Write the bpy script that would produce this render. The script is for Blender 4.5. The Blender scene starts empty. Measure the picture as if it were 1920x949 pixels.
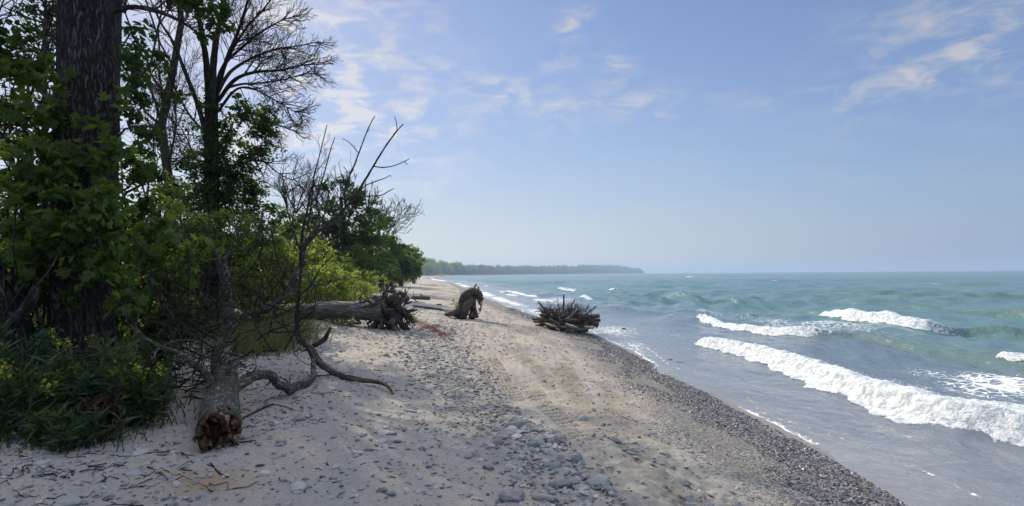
import bpy, math, random
import numpy as np
from mathutils import Vector, Matrix

rng = np.random.default_rng(7)
random.seed(7)
sc = bpy.context.scene
R = math.radians

# ------------------------------------------------------------------ camera
CAMZ = 2.2
F = 1000.0
cam_d = bpy.data.cameras.new('camera')
cam_d.sensor_width = 36.0
cam_d.lens = F / 1920.0 * 36.0
cam_d.clip_start = 0.05
cam_d.clip_end = 40000
cam = bpy.data.objects.new('camera', cam_d)
sc.collection.objects.link(cam)
CR = Matrix.Rotation(R(90 + 2.25), 3, 'X') @ Matrix.Rotation(R(-0.42), 3, 'Z')
cam.matrix_world = Matrix.Translation((0, 0, CAMZ)) @ CR.to_4x4()
sc.camera = cam

# ------------------------------------------------------------------ exposure, sun and sky
sc.view_settings.view_transform = 'Standard'
sc.view_settings.look = 'None'
sc.view_settings.gamma = 1
sc.view_settings.exposure = 0.12
sc.cycles.max_bounces = 6
sc.cycles.transparent_max_bounces = 6
sc.cycles.volume_bounces = 0
sc.cycles.use_denoising = True
SUN_AZ, SUN_EL = R(-35.5), R(33)      # azimuth from +Y towards +X
sun_d = bpy.data.lights.new('sun', 'SUN')
sun_d.energy = 4.9
sun_d.angle = R(0.55)
sun_d.color = (1.0, 0.87, 0.68)
sun = bpy.data.objects.new('sun', sun_d)
sc.collection.objects.link(sun)
SD = Vector((math.sin(SUN_AZ) * math.cos(SUN_EL), math.cos(SUN_AZ) * math.cos(SUN_EL), math.sin(SUN_EL)))
sun.rotation_euler = SD.to_track_quat('Z', 'Y').to_euler()
sun.location = (-20, 20, 30)


def ray(px, py):
    v = Vector(((px - 960) / F, -(py - 474.5) / F, -1.0))
    return CR @ v


class NT:
    """small node-tree helper"""
    def __init__(s, tree):
        s.t = tree
        s.n = tree.nodes
        s.l = tree.links

    def set(s, sock, v):
        if isinstance(v, bpy.types.NodeSocket):
            s.l.new(v, sock)
        elif v is not None:
            if hasattr(sock.default_value, '__len__') and not hasattr(v, '__len__'):
                v = (v, v, v, 1)[:len(sock.default_value)]
            elif hasattr(v, '__len__') and len(sock.default_value) == 4 and len(v) == 3:
                v = (*v, 1)
            sock.default_value = v

    def node(s, typ, ins=None, out=0, **props):
        n = s.n.new(typ)
        for k, v in props.items():
            setattr(n, k, v)
        for k, v in (ins or {}).items():
            s.set(n.inputs[k], v)
        return n.outputs[out] if out is not None else n

    def math(s, op, a, b=None, c=None, clamp=False):
        n = s.n.new('ShaderNodeMath')
        n.operation = op
        n.use_clamp = clamp
        for i, v in enumerate((a, b, c)):
            if v is not None:
                s.set(n.inputs[i], v)
        return n.outputs[0]

    def vmath(s, op, a, b=None, out=0):
        n = s.n.new('ShaderNodeVectorMath')
        n.operation = op
        s.set(n.inputs[0], a)
        if b is not None:
            s.set(n.inputs[1], b)
        return n.outputs[out]

    def mix(s, f, a, b, blend='MIX'):
        n = s.n.new('ShaderNodeMix')
        n.data_type = 'RGBA'
        n.blend_type = blend
        s.set(n.inputs[0], f)
        s.set(n.inputs[6], a)
        s.set(n.inputs[7], b)
        return n.outputs[2]

    def ramp(s, f, stops):
        n = s.n.new('ShaderNodeMapRange')
        n.interpolation_type = 'SMOOTHSTEP'
        s.set(n.inputs[0], f)
        for i, v in enumerate(stops):
            n.inputs[i + 1].default_value = v
        return n.outputs[0]

    def noise(s, vec, scale, detail=3, rough=0.55, dist=0.0, out=0):
        return s.node('ShaderNodeTexNoise', {'Vector': vec, 'Scale': scale, 'Detail': detail, 'Roughness': rough, 'Distortion': dist}, out)

    def scale(s, vec, sx, sy, sz):
        return s.vmath('MULTIPLY', vec, (sx, sy, sz))

    def attr(s, name, out=2):
        return s.node('ShaderNodeAttribute', None, out, attribute_name=name)


world = bpy.data.worlds.new('World')
sc.world = world
world.use_nodes = True
w = NT(world.node_tree)
w.n.clear()
sky = w.n.new('ShaderNodeTexSky')
sky.sky_type = 'NISHITA'
sky.sun_disc = False
sky.sun_elevation = SUN_EL
sky.sun_rotation = SUN_AZ
sky.altitude = 100
sky.air_density = 1.0
sky.dust_density = 0.4
sky.ozone_density = 2.5
gen = w.node('ShaderNodeTexCoord', None, 0)
sep = w.node('ShaderNodeSeparateXYZ', {0: gen}, None)
zc = w.math('MAXIMUM', sep.outputs[2], 0.03)
flat = w.node('ShaderNodeCombineXYZ', {0: w.math('DIVIDE', sep.outputs[0], zc), 1: w.math('DIVIDE', sep.outputs[1], zc), 2: 0.0})
# cirrus: streaky noise inside soft patches that stand at fixed bearings
patches = [  # bearing given by a picture point, half width, half height, slope, strength
    (1840, 40, 130, 85, -25, .75), (1700, 150, 110, 38, -30, .65), (1660, 195, 60, 22, -35, .6), (1480, 185, 70, 18, -5, .8),
    (1860, 110, 120, 60, 10, .65), (1160, 122, 28, 24, 50, 1.4), (1075, 50, 24, 38, 60, 1.3), (1055, 117, 44, 14, 0, 1.1),
    (1215, 195, 75, 28, 0, 1.1), (1060, 195, 75, 24, 0, .9), (890, 155, 80, 26, 12, 1.1), (970, 175, 55, 24, -20, 1.0),
    (1050, 245, 50, 16, -10, .9), (690, 20, 110, 30, -8, .8), (650, 190, 150, 120, 50, 1.3), (720, 245, 140, 50, 5, 1.0), (560, 120, 160, 90, 30, .9),
    (530, 250, 160, 140, 0, .8), (240, 160, 300, 200, 0, .9), (800, 375, 70, 14, 3, .45), (1540, 330, 70, 12, 3, .3), (1225, 45, 14, 12, 0, .5), (810, 45, 25, 25, 60, .45)]
tot = None
for (px, py, a, b, sl, st) in patches:
    c = ray(px, py).normalized()
    ex = (ray(px + 5, py).normalized() - c).normalized()
    ey = c.cross(ex).normalized()
    ca, sa = math.cos(R(-sl)), math.sin(R(-sl))
    u = (ex * ca + ey * -sa) * (1000.0 / a)
    v = (ex * sa + ey * ca) * (1000.0 / b)
    dlt = w.vmath('SUBTRACT', gen, tuple(c))
    uu = w.vmath('DOT_PRODUCT', dlt, tuple(u), 1)
    vv = w.vmath('DOT_PRODUCT', dlt, tuple(v), 1)
    q = w.math('ADD', w.math('MULTIPLY', uu, uu), w.math('MULTIPLY', vv, vv))
    e = w.math('MULTIPLY', w.math('POWER', 2.718, w.math('MULTIPLY', q, -0.9)), st)
    tot = e if tot is None else w.math('ADD', tot, e)
n1 = w.noise(w.scale(gen, 1.0, 1.0, 2.6), 15.0, 8, 0.6, .55)
n2 = w.noise(w.scale(gen, 1.0, 1.0, 2.2), 5.0, 4, 0.5, 0.5)
cm = w.math('MULTIPLY', tot, w.ramp(w.math('ADD', w.math('MULTIPLY', n1, .75), w.math('MULTIPLY', n2, .25)), (0.42, 0.74, 0, 1)))
base_veil = w.math('MULTIPLY', w.ramp(n2, (.45, .75, 0, 1)), .06)
cf = w.math('MINIMUM', w.math('ADD', w.math('MULTIPLY', cm, .85), base_veil), .9)
lum = w.node('ShaderNodeRGBToBW', {0: sky.outputs[0]})
kk = w.math('DIVIDE', 1.0, w.math('ADD', 1.0, w.math('DIVIDE', lum, 8.0)))
skyc = w.vmath('MULTIPLY', sky.outputs[0], w.node('ShaderNodeCombineXYZ', {0: w.math('MULTIPLY', kk, 1.0), 1: w.math('MULTIPLY', kk, .97), 2: w.math('MULTIPLY', kk, 1.06)}))
# moisture low over the lake: bluish away from the sun, whitish towards it
hl = w.vmath('NORMALIZE', w.vmath('MULTIPLY', gen, (1, 1, 0)))
caz = w.vmath('DOT_PRODUCT', hl, (math.sin(SUN_AZ), math.cos(SUN_AZ), 0), 1)
hcol = w.mix(w.ramp(caz, (.1, 1.0, 0, 1)), (.24 / .15, .33 / .15, .52 / .15), (.66 / .15, .69 / .15, .69 / .15))
hz = w.math('MULTIPLY', w.math('POWER', 2.718, w.math('MULTIPLY', w.math('MAXIMUM', sep.outputs[2], 0.0), -7.0)), .9)
skyc = w.mix(hz, skyc, hcol)
lum2 = w.node('ShaderNodeRGBToBW', {0: skyc})
cl = w.math('ADD', w.math('MULTIPLY', lum2, .85), 1.75)
cloudc = w.mix(1.0, w.node('ShaderNodeCombineColor', {0: cl, 1: cl, 2: cl}), (.99, .99, 1.06), 'MULTIPLY')
# added fill: sky made brighter above the picture to lift the shade
sky_fill = w.math('MULTIPLY', w.ramp(sep.outputs[2], (.46, .8, 0, 1)), .85)
skyf = w.mix(cf, skyc, cloudc)
skyf = w.mix(sky_fill, skyf, (7.4, 7.9, 9.4))
bg = w.node('ShaderNodeBackground', {0: skyf, 1: 0.15})
w.node('ShaderNodeOutputWorld', {0: bg}, None)


# ------------------------------------------------------------------ small tools
def mat(name):
    m = bpy.data.materials.new(name)
    m.use_nodes = True
    t = NT(m.node_tree)
    t.n.clear()
    return m, t


def finish(t, surf):
    t.node('ShaderNodeOutputMaterial', {'Surface': surf}, None)


def principled(t, col, rough=.8, normal=None, spec=.5, **k):
    ins = {'Base Color': col, 'Roughness': rough, 'Specular IOR Level': spec}
    if normal is not None:
        ins['Normal'] = normal
    ins.update(k)
    return t.node('ShaderNodeBsdfPrincipled', ins)


def bump(t, h, strength=.5, dist=.02, normal=None):
    ins = {'Height': h, 'Strength': strength, 'Distance': dist}
    if normal is not None:
        ins['Normal'] = normal
    return t.node('ShaderNodeBump', ins)


_G = rng.random((512, 512)).astype(np.float32)


def vnoise(x, y, seed=0):
    x = np.asarray(x, float) + seed * 17.31
    y = np.asarray(y, float) + seed * 9.73
    xi = np.floor(x).astype(np.int64); yi = np.floor(y).astype(np.int64)
    fx = x - xi; fy = y - yi
    fx = fx * fx * (3 - 2 * fx); fy = fy * fy * (3 - 2 * fy)
    a = _G[xi & 511, yi & 511]; b = _G[(xi + 1) & 511, yi & 511]
    c = _G[xi & 511, (yi + 1) & 511]; d = _G[(xi + 1) & 511, (yi + 1) & 511]
    return (a * (1 - fx) + b * fx) * (1 - fy) + (c * (1 - fx) + d * fx) * fy


def fbm(x, y, oct=4, seed=0, gain=.5):
    s = 0; a = 1; t = 0
    for i in range(oct):
        s = s + a * vnoise(x * 2 ** i, y * 2 ** i, seed + i * 3)
        t += a; a *= gain
    return s / t


def sstep(a, b, x):
    t = np.clip((x - a) / (b - a), 0, 1)
    return t * t * (3 - 2 * t)


class MB:
    """collects faces and links them as ONE mesh object"""
    def __init__(s):
        s.V = []; s.L = []; s.C = []; s.A = {}; s.n = 0; s.M = []

    def add(s, V, F, attrs=None, mi=0):
        V = np.asarray(V, np.float32); F = np.asarray(F, np.int64)
        s.V.append(V)
        s.L.append((F + s.n).ravel()); s.C.append(np.full(len(F), F.shape[1]))
        s.M.append(np.full(len(F), mi))
        for k in set(s.A) | set(attrs or {}):
            v = (attrs or {}).get(k)
            lst = s.A.setdefault(k, [])
            dim = lst[0].shape[1] if lst else (1 if np.ndim(v) < 2 else v.shape[1])
            if not lst and s.n:
                lst.append(np.zeros((s.n, dim), np.float32))
            if v is None:
                v = np.zeros((len(V), dim))
            v = np.broadcast_to(np.asarray(v, np.float32).reshape(-1, dim) if np.ndim(v) else np.full((1, 1), v), (len(V), dim))
            lst.append(v)
        s.n += len(V)

    def build(s, name, mats, parent=None, base=(0, 0, 0), smooth=False):
        me = bpy.data.meshes.new(name)
        V = np.concatenate(s.V) - np.asarray(base, np.float32)
        L = np.concatenate(s.L).astype(np.int32); C = np.concatenate(s.C)
        me.vertices.add(len(V)); me.vertices.foreach_set('co', V.astype(np.float32).ravel())
        me.loops.add(len(L)); me.loops.foreach_set('vertex_index', L)
        me.polygons.add(len(C))
        st = np.concatenate([[0], np.cumsum(C)[:-1]]).astype(np.int32)
        me.polygons.foreach_set('loop_start', st)
        me.polygons.foreach_set('material_index', np.concatenate(s.M).astype(np.int32))
        for k, lst in s.A.items():
            a = np.concatenate(lst)
            if a.shape[1] == 1:
                me.attributes.new(k, 'FLOAT', 'POINT').data.foreach_set('value', a.ravel())
            else:
                me.attributes.new(k, 'FLOAT_VECTOR', 'POINT').data.foreach_set('vector', a.ravel())
        me.update(calc_edges=True)
        me.validate()
        me.polygons.foreach_set('use_smooth', np.full(len(me.polygons), bool(smooth)))
        for m in (mats if isinstance(mats, (list, tuple)) else [mats]):
            me.materials.append(m)
        o = bpy.data.objects.new(name, me)
        sc.collection.objects.link(o)
        if parent is not None:
            o.parent = parent
        else:
            o.location = base
        return o


def tag(o, label=None, cat=None, group=None, kind=None):
    for k, v in (('label', label), ('category', cat), ('group', group), ('kind', kind)):
        if v:
            o[k] = v
    return o


def thing(name, base, label, cat, group=None, kind=None):
    e = bpy.data.objects.new(name, None)
    e.empty_display_size = .2
    e.location = base
    sc.collection.objects.link(e)
    return tag(e, label, cat, group, kind)


def unit(v):
    v = np.asarray(v, float)
    return v / (np.linalg.norm(v, axis=-1, keepdims=True) + 1e-12)


def smooth_path(pts, n=6):
    """Catmull-Rom through points (any dimension)"""
    P_ = np.asarray(pts, float)
    if len(P_) < 3:
        t = np.linspace(0, 1, n + 1)[:, None]
        return P_[0] * (1 - t) + P_[-1] * t
    Q = np.vstack([2 * P_[0] - P_[1], P_, 2 * P_[-1] - P_[-2]])
    out = []
    for i in range(1, len(Q) - 2):
        for t in np.linspace(0, 1, n, endpoint=False):
            a, b, c, d = Q[i - 1], Q[i], Q[i + 1], Q[i + 2]
            out.append(.5 * ((2 * b) + (-a + c) * t + (2 * a - 5 * b + 4 * c - d) * t * t + (-a + 3 * b - 3 * c + d) * t ** 3))
    out.append(P_[-1])
    return np.array(out)


def tube(mb, path, rad, sides=6, rough=0.0, cap=True, s0=0.0, lump=0.0, seed=0):
    """tapering tube along path with bark coordinates (across, across, along)"""
    P_ = np.asarray(path, float); n = len(P_)
    rad = np.asarray(rad, float)
    if len(rad) != n:
        rad = np.interp(np.linspace(0, 1, n), np.linspace(0, 1, len(rad)), rad)
    T = np.gradient(P_, axis=0); T = unit(T)
    up = np.array([0, 0, 1.0]) if abs(T[0, 2]) < .8 else np.array([1.0, 0, 0])
    N = unit(np.cross(T[0], up)); fr = []
    for i in range(n):
        N = N - T[i] * N.dot(T[i]); N = unit(N); fr.append(N)
    N = np.array(fr); B = np.cross(T, N)
    an = np.linspace(0, 2 * np.pi, sides, endpoint=False)
    seg = np.concatenate([[0], np.cumsum(np.linalg.norm(np.diff(P_, axis=0), axis=1))]) + s0
    rr = np.repeat(rad[:, None], sides, 1)
    if rough or lump:
        A_, S_ = np.meshgrid(an, seg)
        ca, sa = np.cos(A_), np.sin(A_)
        rm = max(rad.mean(), .01)
        nz = vnoise(ca * 3 + 20 + seed, sa * 3 + S_ * .6 / rm, seed) - .5
        fine = vnoise((ca * 9 + 50), sa * 9 + S_ * 1.2 / rm, seed + 5) - .5
        rr = rr * (1 + lump * nz * 2 + rough * fine * 2)
    V = P_[:, None] + rr[..., None] * (np.cos(an)[None, :, None] * N[:, None] + np.sin(an)[None, :, None] * B[:, None])
    V = V.reshape(-1, 3)
    i = np.arange(n - 1)[:, None] * sides; j = np.arange(sides)[None]; k = (j + 1) % sides
    Fq = np.stack([i + j, i + k, i + sides + k, i + sides + j], -1).reshape(-1, 4)
    bark = np.stack([np.tile(np.cos(an), (n, 1)) * rad[:, None], np.tile(np.sin(an), (n, 1)) * rad[:, None], np.repeat(seg[:, None], sides, 1)], -1).reshape(-1, 3)
    mb.add(V, Fq, {'bark': bark})
    if cap and rad[-1] > .003:
        c = len(V)
        for ring, pt in ((0, P_[0]), (n - 1, P_[-1])):
            Vc = np.vstack([V[ring * sides:(ring + 1) * sides], pt[None]])
            f = np.stack([np.arange(sides), (np.arange(sides) + 1) % sides, np.full(sides, sides)], -1)
            if ring == 0:
                f = f[:, ::-1]
            mb.add(Vc, f, {'bark': np.vstack([bark[ring * sides:(ring + 1) * sides], bark[ring * sides][None]])})


# ------------------------------------------------------------------ lie of the land
SHORE = np.array([(-60, 5.0), (-5, 4.3), (3, 4.02), (5, 3.92), (10.6, 3.6), (16, 3.3), (19.6, 3.0), (23, 2.3), (27, 1.4), (35, 0.0), (55, -3.2), (84, -7.2),
                  (140, -16), (250, -38), (400, -62), (600, -84), (800, -88), (1000, -70), (1300, 0), (1700, 130), (2200, 380), (2600, 600), (2800, 700), (2900, 600), (3000, -1500), (9000, -9000)], float)


def _pchip(xk, yk, x):
    # monotone-ish hermite through the table
    h = np.diff(xk); dl = np.diff(yk) / h
    m = np.zeros_like(yk); m[0] = dl[0]; m[-1] = dl[-1]
    for i in range(1, len(xk) - 1):
        if dl[i - 1] * dl[i] > 0:
            w1 = 2 * h[i] + h[i - 1]; w2 = h[i] + 2 * h[i - 1]
            m[i] = (w1 + w2) / (w1 / dl[i - 1] + w2 / dl[i])
    x = np.asarray(x, float)
    i = np.clip(np.searchsorted(xk, x) - 1, 0, len(h) - 1)
    t = (x - xk[i]) / h[i]
    return ((1 + 2 * t) * (1 - t) ** 2 * yk[i] + t * (1 - t) ** 2 * h[i] * m[i] + t * t * (3 - 2 * t) * yk[i + 1] + t * t * (t - 1) * h[i] * m[i + 1])


def Xs(Y):
    return _pchip(SHORE[:, 0], SHORE[:, 1], Y)


PD = np.array([(-4000, -3), (-60, -2.5), (-12, -1.2), (-2, -.22), (0, 0), (1.2, .15), (2.2, .31), (3.2, .43), (4.2, .52), (6, .64), (8, .8), (10, 1.0), (14, 1.35), (25, 2.6), (45, 4.5), (100, 7), (800, 12)], float)


def ground(X, Y, detail=True):
    X = np.asarray(X, float); Y = np.asarray(Y, float)
    d = Xs(Y) - X
    z = _pchip(PD[:, 0], PD[:, 1], d)
    near = np.clip(1 - (Y - 30) / 60, 0, 1)
    dry = sstep(.8, 2.6, d)
    # the last of the headland sinks into the lake
    z = np.where(Y > 2780, z - (Y - 2780) * .4, z)
    if detail:
        z = z + dry * near * ((fbm(X * .6, Y * .6, 3, 1) - .5) * .16 + (fbm(X * 3.2, Y * 2.6, 3, 2) - .5) * .055)
        z = z + near * ((vnoise(X * .0 + Y * .9, Y * .0 + 5, 4) - .5) * .03 + (vnoise(X * .0 + Y * .33, Y * .0 + 9, 6) - .5) * .05) * sstep(-.6, .2, d) * sstep(3.0, 1.2, d)
        foot = fbm(X * 7, Y * 7, 2, 9)
        fine = sstep(1.5, 2.4, d) * np.clip(1 - Y / 22, 0, 1)
        z = z + fine * ((fbm(X * 17, Y * 15, 3, 12, .6) - .5) * .026 + np.clip(.42 - vnoise(X * 9, Y * 8, 13), 0, 1) * -.03)
        z = z + sstep(1.8, 2.6, d) * near * (np.clip(foot - .5, 0, 1) * .045)
    return z


def P(px, py, Y):
    """world point seen at picture point (px, py), Y metres ahead"""
    r = ray(px, py)
    k = Y / r.y
    return np.array([r.x * k, Y, CAMZ + r.z * k])


def G(px, py):
    """where the picture point meets the ground"""
    r = ray(px, py)
    lo, hi = 1.0, 3000.0
    Ys = np.geomspace(1.5, 2500, 4000)
    X_ = r.x / r.y * Ys; Z_ = CAMZ + r.z / r.y * Ys
    g = ground(X_, Ys, False)
    i = np.argmax(Z_ <= np.maximum(g, 0))
    return np.array([X_[i], Ys[i], g[i]])


def onground(x, y, dz=0):
    return np.array([x, y, float(ground(x, y)) + dz])


# ------------------------------------------------------------------ waves
def WP(px, py, h=0.0):
    r = ray(px, py)
    k = (h - CAMZ) / r.z
    return np.array([r.x * k, r.y * k])


def crest(pts):
    return np.array([list(WP(px, py)) + [a, wf, wb] for (px, py, a, wf, wb) in pts])


# picture points along the foot of each wave, then height, front width and back width in metres
CRESTS = [
    crest([(1285, 634, .03, .2, .4), (1330, 648, .15, .3, .5), (1400, 665, .20, .35, .6), (1500, 700, .24, .42, .8), (1600, 738, .27, .46, .9), (1700, 772, .29, .48, 1.0), (1800, 800, .31, .5, 1.15), (1919, 822, .33, .5, 1.25), (2100, 865, .3, .35, 1.25), (2400, 980, .1, .3, 1)]),
    crest([(1280, 590, .02, .3, .5), (1325, 605, .15, .3, .6), (1400, 622, .20, .35, .8), (1500, 637, .2, .4, .9), (1600, 645, .22, .45, 1.0), (1700, 658, .24, .45, 1.1), (1800, 676, .24, .5, 1.1), (1919, 694, .24, .5, 1.2), (2100, 720, .2, .5, 1.2), (2500, 800, .1, .5, 1)]),
    crest([(1480, 580, .03, .4, .8), (1545, 592, .22, .5, 1.0), (1590, 606, .32, .5, 1.2), (1660, 616, .34, .5, 1.3), (1740, 625, .34, .5, 1.3), (1835, 625, .32, .6, 1.4), (1919, 629, .28, .7, 1.5), (2100, 637, .2, .7, 1.5), (2400, 650, .1, .7, 1.5)]),
    crest([(1640, 577, .04, .8, 1.5), (1700, 581, .25, .8, 1.5), (1800, 588, .32, .8, 1.5), (1919, 594, .34, .9, 1.6), (2200, 606, .3, .9, 1.6)]),
    crest([(1010, 570, .06, .4, .8), (1120, 580, .12, .4, .8), (1240, 588, .10, .5, 1.0), (1400, 597, .04, .5, 1)]),
    crest([(1120, 560, .05, .5, 1.2), (1250, 567, .2, .6, 1.2), (1400, 570, .22, .7, 1.3), (1500, 571, .08, .7, 1.3)]),
    crest([(1500, 553, .05, 1, 2), (1650, 558, .26, 1, 2), (1850, 562, .28, 1, 2.2), (2100, 566, .2, 1, 2.2)]),
    crest([(1340, 597, .03, .4, .9), (1300, 578, .14, .4, .9), (1330, 570, .05, .5, 1)]),
]


def crest_field(c, X, Y):
    """signed distance in front (+) or behind (-), with interpolated height and widths"""
    n = 5
    C_ = smooth_path(c, n)
    best = np.full(X.shape, 1e9); sd = np.zeros(X.shape); par = np.zeros(X.shape + (3,)); S = np.zeros(X.shape)
    s = 0
    for a, b in zip(C_[:-1], C_[1:]):
        ab = b[:2] - a[:2]; L2 = ab.dot(ab); L = math.sqrt(L2)
        tt = ((X - a[0]) * ab[0] + (Y - a[1]) * ab[1]) / L2
        t = np.clip(tt, 0, 1)
        dx = X - a[0] - t * ab[0]; dy = Y - a[1] - t * ab[1]
        dist = np.hypot(dx, dy)
        side = (ab[0] * (Y - a[1]) - ab[1] * (X - a[0])) / L
        m = dist < best
        best = np.where(m, dist, best)
        sd = np.where(m, np.where(side < 0, dist, -dist), sd)
        v = a[2:] * (1 - t[..., None]) + b[2:] * t[..., None]
        par = np.where(m[..., None], v, par)
        S = np.where(m, s + t * L, S)
        s += L
    return sd, par, S


_dirs = []
_r = np.random.default_rng(3)
for i in range(34):
    lam = 0.35 * (9 / .35) ** (i / 33.0)
    th = R(180 - 8) + _r.normal(0, .55)
    _dirs.append((lam, math.cos(th), math.sin(th), _r.random() * 6.28, .012 * lam ** .85))


def water_h(X, Y, res=None, crests=True):
    o = X - Xs(Y)
    z = np.zeros(X.shape)
    amp = .10 + .90 * sstep(1.6, 9, o)
    wx = X + 1.5 * (vnoise(X * .15, Y * .15, 31) - .5) * 2; wy = Y + 1.5 * (vnoise(X * .15, Y * .15, 37) - .5) * 2
    grp = .55 + .9 * vnoise(X * .06, Y * .05, 41)
    for lam, cx, cy, ph, a in _dirs:
        k = 2 * np.pi / lam
        f = 1.0 if res is None else np.clip((lam / np.maximum(res, 1e-4) - 3) / 3, 0, 1)
        s_ = np.sin(k * (wx * cx + wy * cy) + ph)
        z += a * f * (s_ + .25 * s_ * s_)
    z *= amp * grp
    if crests:
        for c in CRESTS:
            lo = c[:, :2].min(0) - 4; hi = c[:, :2].max(0) + 4
            m = (X > lo[0]) & (X < hi[0]) & (Y > lo[1]) & (Y < hi[1])
            if not m.any():
                continue
            x_, y_ = X[m], Y[m]
            wob = .25 * (vnoise(x_ * .8, y_ * .8, 51) - .5)
            sd, par, S = crest_field(c, x_ + wob, y_ + wob * .5)
            H = par[:, 0]; wf = par[:, 1]; wb = par[:, 2]
            u = sd + wf * 0.0
            h = np.where(u > 0, np.exp(-(u / (wf * .55)) ** 2), np.exp(-(u / (wb * .8)) ** 2))
            back = -.16 * np.exp(-((u - wf * 2.4) / (wf * 1.6)) ** 2)
            z[m] += H * (h + back)
    return z
# ------------------------------------------------------------------ beach
def track_x(Y):
    return np.interp(Y, [2, 3.8, 4.8, 6, 7.2, 9.4, 13, 20], [2.0, 1.28, .95, .7, .42, .12, -.35, -1.3])


def tread(u, Y, w_):
    """herring-bone lugs pressed into the sand, u across the track"""
    inside = sstep(w_, w_ * .8, np.abs(u))
    col_ = np.floor((u + 5.0) / .066)
    ph = Y * 7.6 + .5 * (col_ % 2) + u * 2
    gap = sstep(.5, .34, np.abs(((u + 5.0) / .066) % 1.0 - .5))
    lug = sstep(.42, .62, np.abs((ph % 1.0) - .5) * 2) * gap
    return inside, lug


def cobble_x(Y):
    return np.interp(Y, [2, 4.2, 6, 9, 14, 17], [1.15, .62, .1, -.95, -2.1, -2.2])


YR = [-40, -20, -8, -2, 1, 2.2]
y = 2.4
while y < 2700:
    YR.append(y)
    y *= 1.003 if y < 12 else 1.0048 if y < 22 else (1.009 if y < 90 else 1.03)
YR += [2720, 2760, 2800, 2850]
YR = np.array(YR)
d1 = np.concatenate([-np.geomspace(14, .6, 12), np.arange(-.55, .0, .03), np.arange(0, 8.2, .0125)])
d2 = 8.2 + np.cumsum(.013 * 1.05 ** np.arange(150)); d2 = d2[d2 < 900]
DC = np.concatenate([d1, d2])
Yg, Dg = np.meshgrid(YR, DC, indexing='ij')
Xg = Xs(Yg) - Dg
Zg = ground(Xg, Yg)
d = Dg
# tyre tracks
trk = np.zeros_like(Zg); lugm = np.zeros_like(Zg)
for off, wd, y0, y1 in ((0.0, .17, 4.7, 9.5), (-.33, .12, 6.8, 12.0), (.24, .10, 3.6, 6.4), (-.60, .12, 8.0, 12.0)):
    u = Xg - track_x(Yg) - off - .05 * (vnoise(Yg * .5, Yg * 0, 61) - .5)
    ins, lug = tread(u, Yg, wd)
    fade = sstep(y0, y0 + 1.2, Yg) * sstep(y1, y1 - 2.0, Yg) * sstep(.25, .6, fbm(Xg * 2.3, Yg * 1.7, 3, 63))
    trk = np.maximum(trk, ins * fade)
    lugm = np.maximum(lugm, ins * fade * lug)
Zg = Zg * 1.0
Zs = ground(Xg, Yg, False) + .035 * (vnoise(Xg * 1.5, Yg * 1.2, 65) - .5)
Zg = Zg * (1 - .7 * trk) + Zs * .7 * trk - trk * .022 + lugm * .034 * (.35 + 1.3 * vnoise(Xg * 6, Yg * 5, 67))
# churned sand beside the cobbles and the track
chn = sstep(1.4, .2, np.abs(Xg - track_x(Yg) - .1)) * sstep(7.5, 4.0, Yg)
Zg = Zg + chn * (1 - trk) * ((fbm(Xg * 11, Yg * 9, 2, 71) - .5) * .07 + (fbm(Xg * 4.5, Yg * 4, 2, 72) - .5) * .05)
gravel = sstep(.14, .45, d - .16 * sstep(7, 4, Yg) + (vnoise(Xg * 2, Yg * 2, 81) - .5) * .2) * sstep(2.2, 1.25, d + (fbm(Xg * 1.2, Yg * .8, 3, 82) - .5) * 1.1)
gravel = np.maximum(gravel, .55 * sstep(.56, .66, fbm(Xg * .9 + 4, Yg * .25, 3, 83)) * sstep(1.5, 2.4, d) * sstep(7.0, 5.0, d) * sstep(7, 12, Yg))
wet = sstep(.75, .1, d + (vnoise(Xg * .7, Yg * .7, 84) - .5) * .3)
cob = sstep(.75, .2, np.abs(Xg - cobble_x(Yg) + (vnoise(Yg * .8, Xg, 85) - .5) * .5)) * sstep(20, 15, Yg)
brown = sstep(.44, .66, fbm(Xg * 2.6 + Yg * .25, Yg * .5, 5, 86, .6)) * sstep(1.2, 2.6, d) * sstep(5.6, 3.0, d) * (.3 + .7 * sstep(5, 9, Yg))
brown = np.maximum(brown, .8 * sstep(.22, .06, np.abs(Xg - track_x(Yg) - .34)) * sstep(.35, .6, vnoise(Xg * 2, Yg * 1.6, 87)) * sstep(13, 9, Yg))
soil = sstep(8.5, 10.5, d + (fbm(Xg * .7, Yg * .7, 3, 88) - .5) * 2.5)
rot = np.exp(-((Xg + 2.35) ** 2 / .10 + (Yg - 4.1) ** 2 / .06))
nr, nc = Yg.shape
i = np.arange(nr - 1)[:, None] * nc; j = np.arange(nc - 1)[None]
Fq = np.stack([i + j, i + nc + j, i + nc + j + 1, i + j + 1], -1).reshape(-1, 4)
mb = MB()
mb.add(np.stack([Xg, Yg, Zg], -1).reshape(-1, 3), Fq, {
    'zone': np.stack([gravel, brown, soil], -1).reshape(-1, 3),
    'zone2': np.stack([wet, cob, rot], -1).reshape(-1, 3), 'pressed': (trk * (1 - lugm)).ravel(), 'ridge': lugm.ravel()})

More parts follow.
